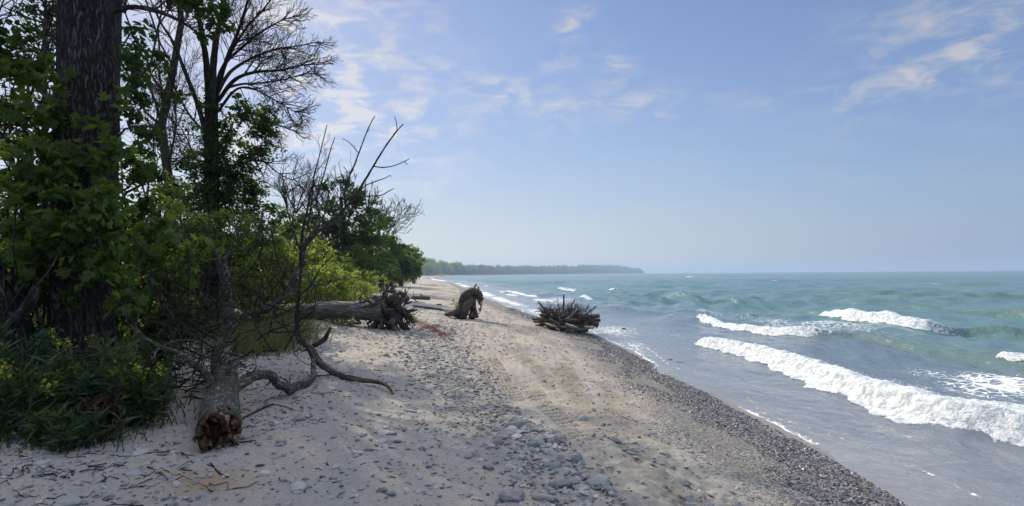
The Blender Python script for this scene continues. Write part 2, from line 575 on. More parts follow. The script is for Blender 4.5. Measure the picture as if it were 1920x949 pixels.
m_beach, t = mat('beach_sand')
pos = t.node('ShaderNodeNewGeometry', None, 0)
z1 = t.node('ShaderNodeSeparateXYZ', {0: t.attr('zone', 1)}, None)
z2 = t.node('ShaderNodeSeparateXYZ', {0: t.attr('zone2', 1)}, None)
nb = t.noise(pos, 1.3, 5, .6)
nf = t.noise(pos, 130, 3, .7)
nm = t.noise(pos, 14, 5, .65)
sand = t.mix(t.ramp(nb, (.35, .65, 0, 1)), (.44, .395, .325), (.35, .335, .31))
ng = t.noise(pos, 55, 4, .75)
sand = t.mix(t.math('MULTIPLY', t.ramp(ng, (.52, .62, 0, 1)), .55), sand, (.20, .195, .19))
sand = t.mix(t.math('MULTIPLY', t.ramp(nf, (.35, .7, 0, 1)), .45), sand, (.22, .20, .18))
sand = t.mix(t.math('MULTIPLY', t.ramp(nm, (.5, .72, 0, 1)), .35), sand, (.30, .27, .235))
# pebble speckle
peb = None
vor = t.node('ShaderNodeTexVoronoi', {'Vector': pos, 'Scale': 42.0, 'Randomness': 1.0}, None)
vor2 = t.node('ShaderNodeTexVoronoi', {'Vector': pos, 'Scale': 15.0, 'Randomness': 1.0}, None)
vs = t.node('ShaderNodeSeparateColor', {0: vor.outputs['Color']}, None)
vs2 = t.node('ShaderNodeSeparateColor', {0: vor2.outputs['Color']}, None)
grc = t.mix(vs.outputs[0], (.06, .065, .075), (.27, .265, .255))
grc = t.mix(t.math('GREATER_THAN', vs.outputs[1], .86), grc, (.33, .30, .26))
grc = t.mix(t.math('MULTIPLY', t.ramp(t.noise(pos, 3, 3), (.45, .6, 0, 1)), .35), grc, (.20, .17, .13))
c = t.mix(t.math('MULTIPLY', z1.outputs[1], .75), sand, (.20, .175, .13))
c = t.mix(t.math('MULTIPLY', t.attr('pressed'), .65), c, (.19, .165, .125))
c = t.mix(t.math('MULTIPLY', t.attr('ridge'), .4), c, (.50, .45, .37))
gm = t.math('MULTIPLY', t.math('GREATER_THAN', t.math('ADD', z1.outputs[0], t.math('MULTIPLY', vs.outputs[2], .9)), .93), 1)
c = t.mix(gm, c, grc)
# sparse little stones everywhere
sp = t.math('MULTIPLY', t.math('GREATER_THAN', vs2.outputs[1], .72), t.math('LESS_THAN', vor2.outputs['Distance'], .26))
c = t.mix(sp, c, t.mix(vs2.outputs[0], (.10, .105, .115), (.26, .25, .25)))
c = t.mix(z1.outputs[2], c, t.mix(nm, (.05, .045, .02), (.09, .075, .035)))
c = t.mix(t.math('MULTIPLY', z2.outputs[2], .8), c, (.30, .19, .11))
c = t.mix(t.math('MULTIPLY', z2.outputs[0], .55), c, t.mix(1, c, (.45, .45, .5), 'MULTIPLY'))
hgt = t.math('ADD', t.math('MULTIPLY', nf, .10), t.math('ADD', t.math('MULTIPLY', nm, .8), t.math('MULTIPLY', t.math('MULTIPLY', gm, t.math('SUBTRACT', 1, vor.outputs['Distance'])), .6)))
hgt = t.math('ADD', hgt, t.math('MULTIPLY', t.math('MULTIPLY', sp, t.math('SUBTRACT', .3, vor2.outputs['Distance'])), 3))
rgh = t.math('SUBTRACT', .9, t.math('MULTIPLY', z2.outputs[0], .5))
finish(t, principled(t, c, rgh, bump(t, t.math('ADD', hgt, t.math('MULTIPLY', ng, .5)), .9, .022), .3))
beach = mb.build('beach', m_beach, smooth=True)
tag(beach, kind='structure')

# ------------------------------------------------------------------ lake
YW = [-60, -20, -5, 0, 2]
y = 2.6
while y < 9000:
    YW.append(y)
    y *= 1.0065 if y < 60 else (1.012 if y < 200 else 1.05)
YW = np.array(YW)
oc = [-1500, -300, -60, -12, -4, -2.0, -1.2]
x = -.8
step = .05
while x < 12000:
    oc.append(x)
    x += step if x < 4.2 else step * (1 + (x - 4.2) * .13)
OC = np.array(oc)
Yg, Og = np.meshgrid(YW, OC, indexing='ij')
Xw = Xs(np.minimum(Yg, 2790)) + Og
o = Og
dY = np.gradient(YW)[:, None] * np.ones_like(Og); dX = np.gradient(OC)[None] * np.ones_like(Og)
res = np.maximum(np.abs(dX), np.abs(dY) * .8)
Zw = water_h(Xw, Yg, res)
swash = .02 * (fbm(Xw * .5, Yg * .5, 2, 90) - .5) * sstep(3, 0, o)
Zw = Zw + swash
Zw = np.where(o < 1.2, np.minimum(Zw, .04), Zw)
# foam carried on the surface
foam = np.zeros_like(Zw)


def blob(px, py, rx, ry, st, sl=0):
    c_ = WP(px, py)
    a_ = WP(px + rx, py + sl * rx) - c_; b_ = WP(px, py - ry) - c_
    M = np.linalg.inv(np.array([a_, b_]).T)
    du = M[0, 0] * (Xw - c_[0]) + M[0, 1] * (Yg - c_[1]); dv = M[1, 0] * (Xw - c_[0]) + M[1, 1] * (Yg - c_[1])
    return st * np.exp(-(du ** 2 + dv ** 2))


for a in ((1870, 722, 150, 20, .9, .1), (1740, 700, 90, 12, .55, .2), (1560, 618, 120, 12, .7, .08), (1450, 608, 70, 10, .6, .1), (1560, 690, 150, 22, .5, .3), (1470, 622, 110, 10, .75, .12), (1560, 628, 90, 7, .5, .05), (1400, 598, 60, 6, .45, .1), (1330, 590, 40, 6, .6, 0), (1150, 620, 60, 12, .75, 0), (1190, 650, 60, 18, .6, .3), (1120, 640, 45, 12, .6, .3), (1050, 565, 50, 6, .7, 0), (990, 580, 40, 7, .6, .2), (1260, 628, 70, 10, .4, .1), (1370, 690, 60, 14, .3, .4), (1640, 800, 160, 20, .34, .3), (1790, 870, 160, 24, .30, .3), (1510, 740, 120, 14, .30, .35), (1240, 590, 60, 5, .35, 0), (920, 556, 60, 5, .5, .15)):
    foam = np.maximum(foam, blob(*a))
edge = o + .0 + (vnoise(Yg * .9, Yg * 0, 92) - .5) * .16
line = .75 * np.exp(-((edge - .02) / .13) ** 2) * (.1 + .75 * sstep(.35, .65, vnoise(Yg * .6, Xw * 0 + 3, 93)))
line2 = np.exp(-((o - .42 - (vnoise(Yg * .7, Yg * 0 + 2, 94) - .5) * .7) / .035) ** 2) * sstep(.45, .6, vnoise(Yg * .5, Yg * 0 + 7, 95)) * .7
surf = np.where(Yg > 24, np.exp(-((o - .8) / (.5 + Yg * .008)) ** 2) * sstep(.3, .6, fbm(Xw * .3, Yg * .12, 3, 96)), 0)
surf2 = np.where(Yg > 35, np.exp(-((o - 4 - Yg * .01) / (.35 + Yg * .004)) ** 2) * sstep(.55, .7, fbm(Xw * .2, Yg * .08, 3, 97)), 0)
foam = np.maximum.reduce([foam, line * (Yg > 14), line2, surf, surf2])
nr_m = (o < 3) & (o > -1.5) & (Yg < 90)
depth = np.full_like(Zw, 1.0)
depth[nr_m] = Zw[nr_m] - ground(Xw[nr_m], Yg[nr_m])
film = np.exp(-(np.clip(depth, 0, 1) / .014) ** 2) * (depth > -.02)
foam = np.maximum(foam, film * sstep(.3, .62, fbm(Xw * 1.6, Yg * 1.1, 3, 193)) * .95)
shal = np.maximum(np.exp(-np.clip(o, 0, None) / (1.3 + .9 * sstep(10, 5, Yg))) * .9, np.exp(-np.clip(depth, 0, 1) / .05))
turq = sstep(2.0, 13.0, o + 3 * (fbm(Xw * .12, Yg * .1, 3, 98) - .5))
# thinning of the wave crest lets the green through
green = np.zeros_like(Zw)
for c_ in (CRESTS[1], CRESTS[2], CRESTS[3], CRESTS[6]):
    lo = c_[:, :2].min(0) - 3; hi = c_[:, :2].max(0) + 3
    m = (Xw > lo[0]) & (Xw < hi[0]) & (Yg > lo[1]) & (Yg < hi[1])
    sd, par, S = crest_field(c_, Xw[m], Yg[m])
    green[m] = np.maximum(green[m], np.clip(par[:, 0] * 4, 0, 1) * np.exp(-((sd - .05) / (par[:, 1] * .9)) ** 2))
nr, nc = Yg.shape
i = np.arange(nr - 1)[:, None] * nc; j = np.arange(nc - 1)[None]
Fq = np.stack([i + j, i + j + 1, i + nc + j + 1, i + nc + j], -1).reshape(-1, 4)
mb = MB()
mb.add(np.stack([Xw, Yg, Zw], -1).reshape(-1, 3), Fq, {
    'wz': np.stack([foam, shal, turq], -1).reshape(-1, 3), 'gr': green.ravel()})
m_water, t = mat('lake_water')
pos = t.node('ShaderNodeNewGeometry', None, 0)
wz = t.node('ShaderNodeSeparateXYZ', {0: t.attr('wz', 1)}, None)
gr = t.attr('gr')
fo, sh, tq = wz.outputs[0], wz.outputs[1], wz.outputs[2]
pz = t.scale(pos, 1.0, .55, 1.0)
b1 = t.noise(pz, 5.5, 4, .6, .4)
b2 = t.noise(t.scale(pos, 1.0, .45, 1.0), .9, 5, .62, .5)
b3 = t.noise(t.scale(pos, 1.0, .5, 1.0), .16, 5, .65, .3)
big = t.noise(t.scale(pos, .6, .25, 1.0), .05, 5, .6)
col = t.mix(tq, (.115, .15, .195), (.09, .185, .19))
col = t.mix(t.math('MULTIPLY', t.ramp(big, (.4, .62, 0, 1)), t.math('MULTIPLY', tq, .45)), col, (.05, .14, .175))
col = t.mix(t.math('MULTIPLY', gr, .5), col, (.10, .17, .12))
streak = t.noise(t.scale(pos, 2.6, .8, 1.0), 1.4, 5, .65, .8)
col = t.mix(t.math('MULTIPLY', t.ramp(streak, (.48, .66, 0, 1)), t.math('SUBTRACT', .45, t.math('MULTIPLY', tq, .42))), col, (.23, .26, .30))
col = t.mix(t.math('MULTIPLY', sh, .85), col, (.25, .25, .255))
lace = t.noise(t.vmath('ADD', pos, t.vmath('MULTIPLY', t.noise(pos, 2.0, 3, .6, 0, 1), (.5, .5, .5))), 4.5, 5, .7, .6)
lace2 = t.node('ShaderNodeTexVoronoi', {'Vector': t.vmath('ADD', pos, t.vmath('MULTIPLY', t.noise(pos, 5.0, 3, .6, 0, 1), (.25, .25, .25))), 'Scale': 5.0}, 0, feature='DISTANCE_TO_EDGE')
lc = t.math('ADD', t.math('MULTIPLY', lace, .8), t.math('MULTIPLY', t.ramp(lace2, (0, .12, 1, 0)), .22))
ff = t.ramp(t.math('ADD', lc, t.math('MULTIPLY', fo, .55)), (.78, .98, 0, 1))
ff = t.math('MULTIPLY', ff, t.ramp(fo, (.05, .35, 0, 1)))
# far whitecaps
wc = t.math('MULTIPLY', t.ramp(t.noise(t.scale(pos, .5, .22, 1), .35, 3, .6), (.70, .74, 0, 1)), t.math('MULTIPLY', tq, .6))
ff = t.math('MAXIMUM', ff, wc)
col = t.mix(ff, col, (.80, .82, .82))
b0 = t.noise(t.scale(pos, 1.0, .7, 1.0), 15, 3, .6, .3)
hb = t.math('ADD', t.math('MULTIPLY', t.math('ADD', b1, t.math('MULTIPLY', b0, .22)), .22), t.math('ADD', t.math('MULTIPLY', b2, .55), t.math('MULTIPLY', b3, 1.6)))
bs = t.math('ADD', .45, t.math('MULTIPLY', tq, .55))
nrm = bump(t, hb, bs, .30)
rg = t.math('ADD', t.math('ADD', .14, t.math('MULTIPLY', tq, .10)), t.math('MULTIPLY', ff, .6))
finish(t, principled(t, col, rg, nrm, .5, IOR=1.33))
water = mb.build('water', m_water, smooth=True)
tag(water, kind='structure')

# ------------------------------------------------------------------ breaking waves: churned white foam standing on the wave
m_foam, t = mat('wave_foam')
pos = t.node('ShaderNodeNewGeometry', None, 0)
n = t.noise(pos, 9, 5, .7, .4)
n2 = t.noise(pos, 38, 3, .6)
thick = t.attr('thick')
cc = t.mix(t.ramp(n, (.36, .60, 0, 1)), (.34, .42, .46), (.76, .78, .79))
bs = principled(t, cc, .75, bump(t, t.math('ADD', n, t.math('MULTIPLY', n2, .35)), .8, .06), .3)
n3 = t.noise(t.scale(pos, 1.0, .55, 1.0), 6, 6, .75, 1.2)
hole = t.ramp(t.math('ADD', t.math('MULTIPLY', n3, 1.5), t.math('MULTIPLY', thick, .75)), (.90, 1.16, 0, 1))
finish(t, t.node('ShaderNodeMixShader', {0: hole, 1: t.node('ShaderNodeBsdfTransparent'), 2: bs}))


def breaker(c, pa, pb, wback, label, lump=.07, front=.18, fill=.9, step=.03, group=None, ef=.72):
    C_ = smooth_path(c, 8)
    seg = np.concatenate([[0], np.cumsum(np.linalg.norm(np.diff(C_[:, :2], axis=0), axis=1))])
    L = seg[-1]
    cpx = 960 + 1000 * C_[:, 0] / C_[:, 1]
    sa_, sb_ = (pa * L, pb * L) if pb <= 1 else (np.interp(pa, cpx, seg), np.interp(pb, cpx, seg))
    s = np.arange(sa_, sb_, step)
    cx = np.interp(s, seg, C_[:, 0]); cy = np.interp(s, seg, C_[:, 1])
    tx = np.gradient(cx); ty = np.gradient(cy); l = np.hypot(tx, ty); tx /= l; ty /= l
    nx, ny = -ty, tx                      # towards the back of the wave
    u = (s - s[0]) / (s[-1] - s[0])
    wb = np.interp(u, np.linspace(0, 1, len(wback)), wback)
    nt = max(12, int((max(wback) + np.max(front)) / step))
    front = np.interp(u, np.linspace(0, 1, len(front)), front) if np.ndim(front) else front
    tt = np.linspace(0, 1, nt)
    fr = front * (1 + .9 * (fbm(s * 2.2, s * 0 + 3, 3, 5) - .5)) * sstep(0, .05, u)
    off = -fr[:, None] + (fr + wb)[:, None] * tt[None]
    X = cx[:, None] + nx[:, None] * off; Y = cy[:, None] + ny[:, None] * off
    base = water_h(X, Y, np.full(X.shape, .06))
    ed = np.sin(np.pi * np.clip(tt, 0, 1)) ** .45
    endf = sstep(0, .08, u) * sstep(1, ef, u)
    lm = fbm(X * 5.5, Y * 5.5, 4, 7, .6) - .28
    # a steep toe at the front, thinning backwards
    toe = np.exp(-((off - .05) / .22) ** 2) + .5 * sstep(0, -.15, off)
    z = base - .02 + endf[:, None] * ed[None] * (lump * .9 * toe + lump * 1.6 * lm * (.4 + .6 * toe) + .02)
    thick = fill * endf[:, None] * (.12 + .88 * np.exp(-np.clip(off, 0, None) / (wb[:, None] * .55))) * sstep(0, .06, tt)[None] * sstep(1, .75, tt)[None]
    mb = MB()
    nr, nc = X.shape
    i = np.arange(nr - 1)[:, None] * nc; j = np.arange(nc - 1)[None]
    Fq = np.stack([i + j, i + j + 1, i + nc + j + 1, i + nc + j], -1).reshape(-1, 4)
    b0 = np.array([cx.mean(), cy.mean(), 0])
    mb.add(np.stack([X, Y, z], -1).reshape(-1, 3), Fq, {'thick': (thick - .15).ravel()})
    # flung drops and froth balls along the crest
    ob = mb.build('breaking_wave', m_foam, None, b0, smooth=True)
    return tag(ob, label, 'wave', group)


breaker(CRESTS[0], 1303, 2200, front=[.3, .35, .4, .45, .5, .5, .55, .58, .6, .6, .6], wback=[.3, .45, .7, .95, 1.2, 1.5, 2.0, 2.5, 2.8, 2.8, 2.6, 2.4], label='long white breaking wave nearest the beach, widening towards the right edge', lump=.08, fill=1.1, ef=.95)
breaker(CRESTS[1], 1308, 1640, [.5, .8, .7, .6, .35], 'thin white breaking wave just behind the left end of the longest breaker', .06, .3, .85)
breaker(CRESTS[2], 1535, 1850, [.7, .9, 1.0, 1.0, .9, .5], 'farthest out of the large white breakers, a tall tumbling crest on turquoise water', .09, .5, 1.0, .045)
breaker(CRESTS[1], 1860, 2010, [.4, .6, .5], 'short scrap of white breaking wave at the right edge behind the longest breaker', .07, .2, .8)
for (x0, y0, x1, y1, lb) in (
        (1045, 543, 1085, 547, 'small bright whitecap above the driftwood heap, the widest of the whitecaps'),
        (1143, 543, 1153, 545, 'small whitecap right of the driftwood heap, farther out'),
        (1150, 546, 1164, 547, 'small whitecap right of the driftwood heap, touching a fainter one'),
        (950, 553, 975, 556, 'low whitecap between the root stump and the driftwood heap, nearer one'),
        (938, 548, 952, 549, 'low whitecap between the root stump and the driftwood heap, farther one'),
        (1000, 563, 1050, 568, 'white foam crest right behind the driftwood heap'),
        (1090, 560, 1112, 563, 'short whitecap behind the right half of the driftwood heap'),
        (1283, 520, 1300, 521, 'distant whitecap near the horizon right of the headland')):
    a = WP(x0, y0); b = WP(x1, y1)
    mid = (a + b) / 2
    k = np.linalg.norm(b - a) / 4
    cc_ = np.array([list(a) + [.05, .3, .5], list(mid - np.array([0, .1])) + [.10, .3, .5], list(b) + [.05, .3, .5]])
    CRESTS_keep = CRESTS
    breaker(cc_, .02, .98, [.3 + k * .4, .5 + k * .5, .3], lb, .07, .25, 1.1, .05 if mid[1] < 60 else .12, 'scattered whitecaps')
# ------------------------------------------------------------------ bark, wood and leaves
def bark_mat(name, dark, light, zs=.16, sc_=9, bstr=.9, bd=.02, moss=None, rough=.9):
    m, t = mat(name)
    b = t.attr('bark', 1)
    v = t.scale(b, 1.0, 1.0, zs)
    n1 = t.noise(v, sc_ * 2.2, 5, .65, .6)
    n2 = t.noise(v, sc_ * 7, 3, .6)
    big = t.noise(t.scale(b, 1, 1, .5), 2.2, 3)
    rid = t.math('ABSOLUTE', t.math('SUBTRACT', n1, .5))
    h = t.math('ADD', t.ramp(rid, (0, .12, 0, 1)), t.math('MULTIPLY', n2, .5))
    c = t.mix(t.ramp(t.math('ADD', t.math('MULTIPLY', h, .7), t.math('MULTIPLY', big, .4)), (.25, 1.1, 0, 1)), dark, light)
    if moss:
        c = t.mix(t.math('MULTIPLY', t.ramp(t.noise(b, 5, 4, .6), (.45, .62, 0, 1)), .6), c, moss)
    finish(t, principled(t, c, rough, bump(t, h, bstr, bd), .2))
    return m


M_oak = bark_mat('oak_bark', (.022, .020, .019), (.14, .132, .12), .17, 13, 1.0, .04)
M_bark = bark_mat('dark_bark', (.03, .027, .023), (.11, .10, .085), .3, 9)
M_twig = bark_mat('twig_bark', (.035, .028, .024), (.10, .085, .07), .3, 9)
M_snag = bark_mat('mossy_dead_bark', (.07, .067, .056), (.27, .26, .23), .5, 12, 1.0, .02, (.07, .085, .035))
M_drift = bark_mat('bleached_driftwood', (.10, .095, .09), (.36, .34, .32), .06, 10, .9, .012)
M_dark_drift = bark_mat('dark_driftwood', (.045, .037, .03), (.20, .165, .135), .1, 10, .9, .015)
M_pale = bark_mat('peeled_pale_wood', (.34, .27, .19), (.58, .50, .38), .06, 8, .5, .01)

m_rot, t = mat('rotten_heartwood')
pos = t.node('ShaderNodeNewGeometry', None, 0)
n1 = t.noise(pos, 16, 5, .7, 1.0); n2 = t.noise(pos, 6, 3)
c = t.mix(t.ramp(n1, (.38, .62, 0, 1)), (.015, .010, .008), (.12, .062, .032))
c = t.mix(t.ramp(n2, (.58, .66, 0, 1)), c, (.30, .22, .15))
finish(t, principled(t, c, .95, bump(t, n1, 1, .04), .1))


def leaf_mat(name, c1, c2, tr, trans=.42, rough=.5):
    m, t = mat(name)
    ti = t.attr('tint')
    c = t.mix(ti, c1, c2)
    ct = t.mix(ti, tuple(x * .8 for x in tr), tuple(x * 1.25 for x in tr))
    p = principled(t, c, rough, None, .35)
    tl = t.node('ShaderNodeBsdfTranslucent', {'Color': ct})
    finish(t, t.node('ShaderNodeMixShader', {0: trans, 1: p, 2: tl}))
    return m


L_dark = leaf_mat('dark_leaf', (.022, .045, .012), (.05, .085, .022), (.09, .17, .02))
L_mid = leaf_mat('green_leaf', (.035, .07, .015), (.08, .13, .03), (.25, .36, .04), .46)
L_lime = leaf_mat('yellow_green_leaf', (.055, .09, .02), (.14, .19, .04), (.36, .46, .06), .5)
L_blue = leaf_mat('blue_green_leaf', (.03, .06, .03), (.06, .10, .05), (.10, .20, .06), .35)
L_grass = leaf_mat('grass_blade', (.035, .06, .018), (.17, .17, .07), (.24, .30, .07), .35)
L_gold = leaf_mat('weed_leaf', (.03, .055, .02), (.065, .095, .03), (.11, .18, .035), .38)
L_flow = leaf_mat('yellow_tip', (.28, .30, .03), (.45, .42, .05), (.5, .5, .06), .35)
L_red = leaf_mat('reddish_leaf', (.05, .035, .02), (.08, .04, .025), (.12, .05, .03), .3)

SHAPES = {
    'oval': (np.array([(0, 0), (.5, -.30), (1, 0), (.5, .30)]), np.array([[0, 1, 2, 3]])),
    'leaf': (np.array([(0, 0), (.3, -.27), (.72, -.22), (1, 0), (.72, .22), (.3, .27)]), np.array([[0, 1, 2, 3], [0, 3, 4, 5]])),
    'blade': (np.array([(0, -.05), (.5, -.075), (1, 0), (.5, .075), (0, .05)]), np.array([[0, 1, 2, 3, 4]])),
    'lobed': (np.array([(0, 0), (.10, -.38), (.38, -.50), (.42, -.26), (.78, -.36), (.70, -.12), (1, 0), (.70, .12), (.78, .36), (.42, .26), (.38, .50), (.10, .38)]),
              np.array([[0, 1, 2, 3], [0, 3, 4, 5], [0, 5, 6, 7], [0, 7, 8, 9], [0, 9, 10, 11]])),
}


def leaves(mb, C, size, shape='leaf', up=.5, fold=.12, droop=.25, mi=0, r=None, tint=None, dirs=None):
    r = r or rng
    C = np.asarray(C, float); n = len(C)
    if n == 0:
        return
    P2, FF = SHAPES[shape]
    k = len(P2)
    N = unit(r.normal(size=(n, 3)) * (1 - up) + np.array([0, 0, 1.0]) * up * 1.4)
    D = unit(r.normal(size=(n, 3))) if dirs is None else unit(dirs + r.normal(size=(n, 3)) * .25)
    D[:, 2] -= droop; D = unit(D - N * (D * N).sum(1, keepdims=True))
    W = np.cross(N, D)
    s = size * (.5 + 1.05 * r.random(n) ** 1.3)
    V = C[:, None] + s[:, None, None] * (P2[None, :, 0, None] * D[:, None] + P2[None, :, 1, None] * W[:, None]
                                         + (fold * np.abs(P2[None, :, 1, None]) * 2 - .22 * P2[None, :, 0, None] ** 2) * N[:, None])
    F_ = (FF[None] + (np.arange(n) * k)[:, None, None]).reshape(-1, FF.shape[1])
    ti = r.random(n) if tint is None else tint
    mb.add(V.reshape(-1, 3), F_, {'tint': np.repeat(ti, k)}, mi)


def clumps(c, rad, n_cl, r=None, shell=.45):
    """uneven clump centres in an ellipsoid, crowded towards its skin"""
    r = r or rng
    u = unit(r.normal(size=(n_cl, 3)))
    q = r.random(n_cl) ** shell
    return np.asarray(c) + u * q[:, None] * np.asarray(rad)


def wpath(a, b, wob=.12, n=5, r=None, sag=0.0):
    r = r or rng
    a = np.asarray(a, float); b = np.asarray(b, float)
    L = np.linalg.norm(b - a)
    t_ = np.linspace(0, 1, n)[:, None]
    p = a * (1 - t_) + b * t_ + r.normal(size=(n, 3)) * wob * L * np.sin(np.pi * t_)
    p[:, 2] += sag * L * np.sin(np.pi * t_[:, 0])
    return p


def grow(mb, start, dirn, length, rad, depth, r, spread=.7, kids=(4, 7), up=.15, sides=5, tips=None, ratio=.62, curl=.25, minr=.003):
    n = 6 if depth > 0 else 4
    d_ = unit(np.asarray(dirn, float)); p = [np.asarray(start, float)]
    for i in range(n):
        d_ = unit(d_ + r.normal(size=3) * curl * .5 + np.array([0, 0, up * .3]))
        p.append(p[-1] + d_ * length / n)
    p = np.array(p)
    tube(mb, p, np.linspace(rad, max(minr, rad * .35), len(p)), max(3, sides), cap=False)
    if tips is not None and depth <= 1:
        tips.extend(p[2:])
    if depth <= 0:
        return
    nk = r.integers(kids[0], kids[1] + 1)
    for j in range(nk):
        f = .25 + .75 * (j + r.random()) / nk
        i = min(n - 1, int(f * n)); q = f * n - i
        q0 = p[i] * (1 - q) + p[i + 1] * q
        dd = unit(p[i + 1] - p[i])
        side = unit(np.cross(dd, r.normal(size=3)))
        dv = unit(dd * (1 - spread * .5) + side * spread + np.array([0, 0, up]))
        grow(mb, q0, dv, length * ratio * (1.15 - .5 * f) * (.8 + .4 * r.random()), max(minr, rad * .5 * (1.1 - .5 * f)), depth - 1, r, spread, kids, up, sides - 1, tips, ratio, curl, minr)


def px_path(pts, n=5):
    return smooth_path(np.array([P(*p) for p in pts]), n)


def blob3(b):
    px, py, Y, rx, ry = b[:5]
    k = Y / 1000.0
    dz = b[5] if len(b) > 5 else max(rx, ry) * k * .9
    return P(px, py, Y), np.array([rx * k, dz, ry * k])


def foliage(mb, blobs, lsize, shape='leaf', dens=3.2, ncl=None, clr=.28, up=.5, mi=0, r=None, tw=None, root=None, twr=.01, shell=.45, tintn=True):
    r = r or rng
    for b in blobs:
        c, rad = blob3(b)
        R_ = rad.mean()
        la = lsize ** 2 * .42
        n = int(dens * math.pi * rad[0] * rad[2] / la)
        nc = ncl or max(5, int(12 * (R_ / (lsize * 4)) ** .9))
        nc = min(nc, 260)
        cc = clumps(c, rad * .92, nc, r, shell)
        which = r.integers(0, nc, n)
        g = r.normal(size=(n, 3)) * np.array([1, 1, .55])
        cs = R_ * clr * (.6 + .8 * r.random(nc))
        pts = cc[which] + g * cs[which][:, None] * .7
        ctint = r.random(nc)
        ti = np.clip(.65 * ctint[which] + .35 * r.random(n), 0, 1)
        leaves(mb, pts, lsize, shape, up, mi=mi, r=r, tint=ti)
        if tw is not None:
            o_ = c - np.array([0, 0, rad[2] * .7]) if root is None else np.asarray(root)
            hub = o_ * .35 + c * .65
            if root is not None:
                tube(tw, wpath(o_, hub, .06, 6, r), np.linspace(twr * 2.2, twr * 1.2, 6), 5, cap=False)
            for q in cc[:min(nc, 26)]:
                tube(tw, wpath(hub, q, .08, 5, r), np.linspace(twr, twr * .3, 5), 3, cap=False)


def shrub(name, label, cat, blobs, lsize, lmat, shape='leaf', dens=3.2, stem=M_bark, seed=1, group=None, base=None, twr=.012, nstem=3, clr=.28, up=.5, kind=None, stem_name='stem', fol_name='foliage', shell=.45):
    r = np.random.default_rng(seed)
    c0, r0 = blob3(blobs[0])
    if base is None:
        base = onground(c0[0], c0[1] + .1)
    else:
        base = np.asarray(base, float)
    e = thing(name, base, label, cat, group, kind)
    mb, tw = MB(), MB()
    allc = np.array([blob3(b)[0] for b in blobs])
    foliage(mb, blobs, lsize, shape, dens, clr=clr, up=up, r=r, tw=tw, root=None, twr=twr * .5, shell=shell)
    for b in blobs:
        c, rad = blob3(b)
        for k in range(nstem):
            s0 = base + np.array([*(r.normal(size=2) * rad[0] * .12), -.08])
            e0 = c + r.normal(size=3) * rad * .35
            tube(tw, wpath(s0, e0, .07, 8, r), np.linspace(twr * 1.8, twr * .5, 8), 5, cap=False)
    tw.build(stem_name, stem, e, base, smooth=True)
    mb.build(fol_name, lmat, e, base)
    return e


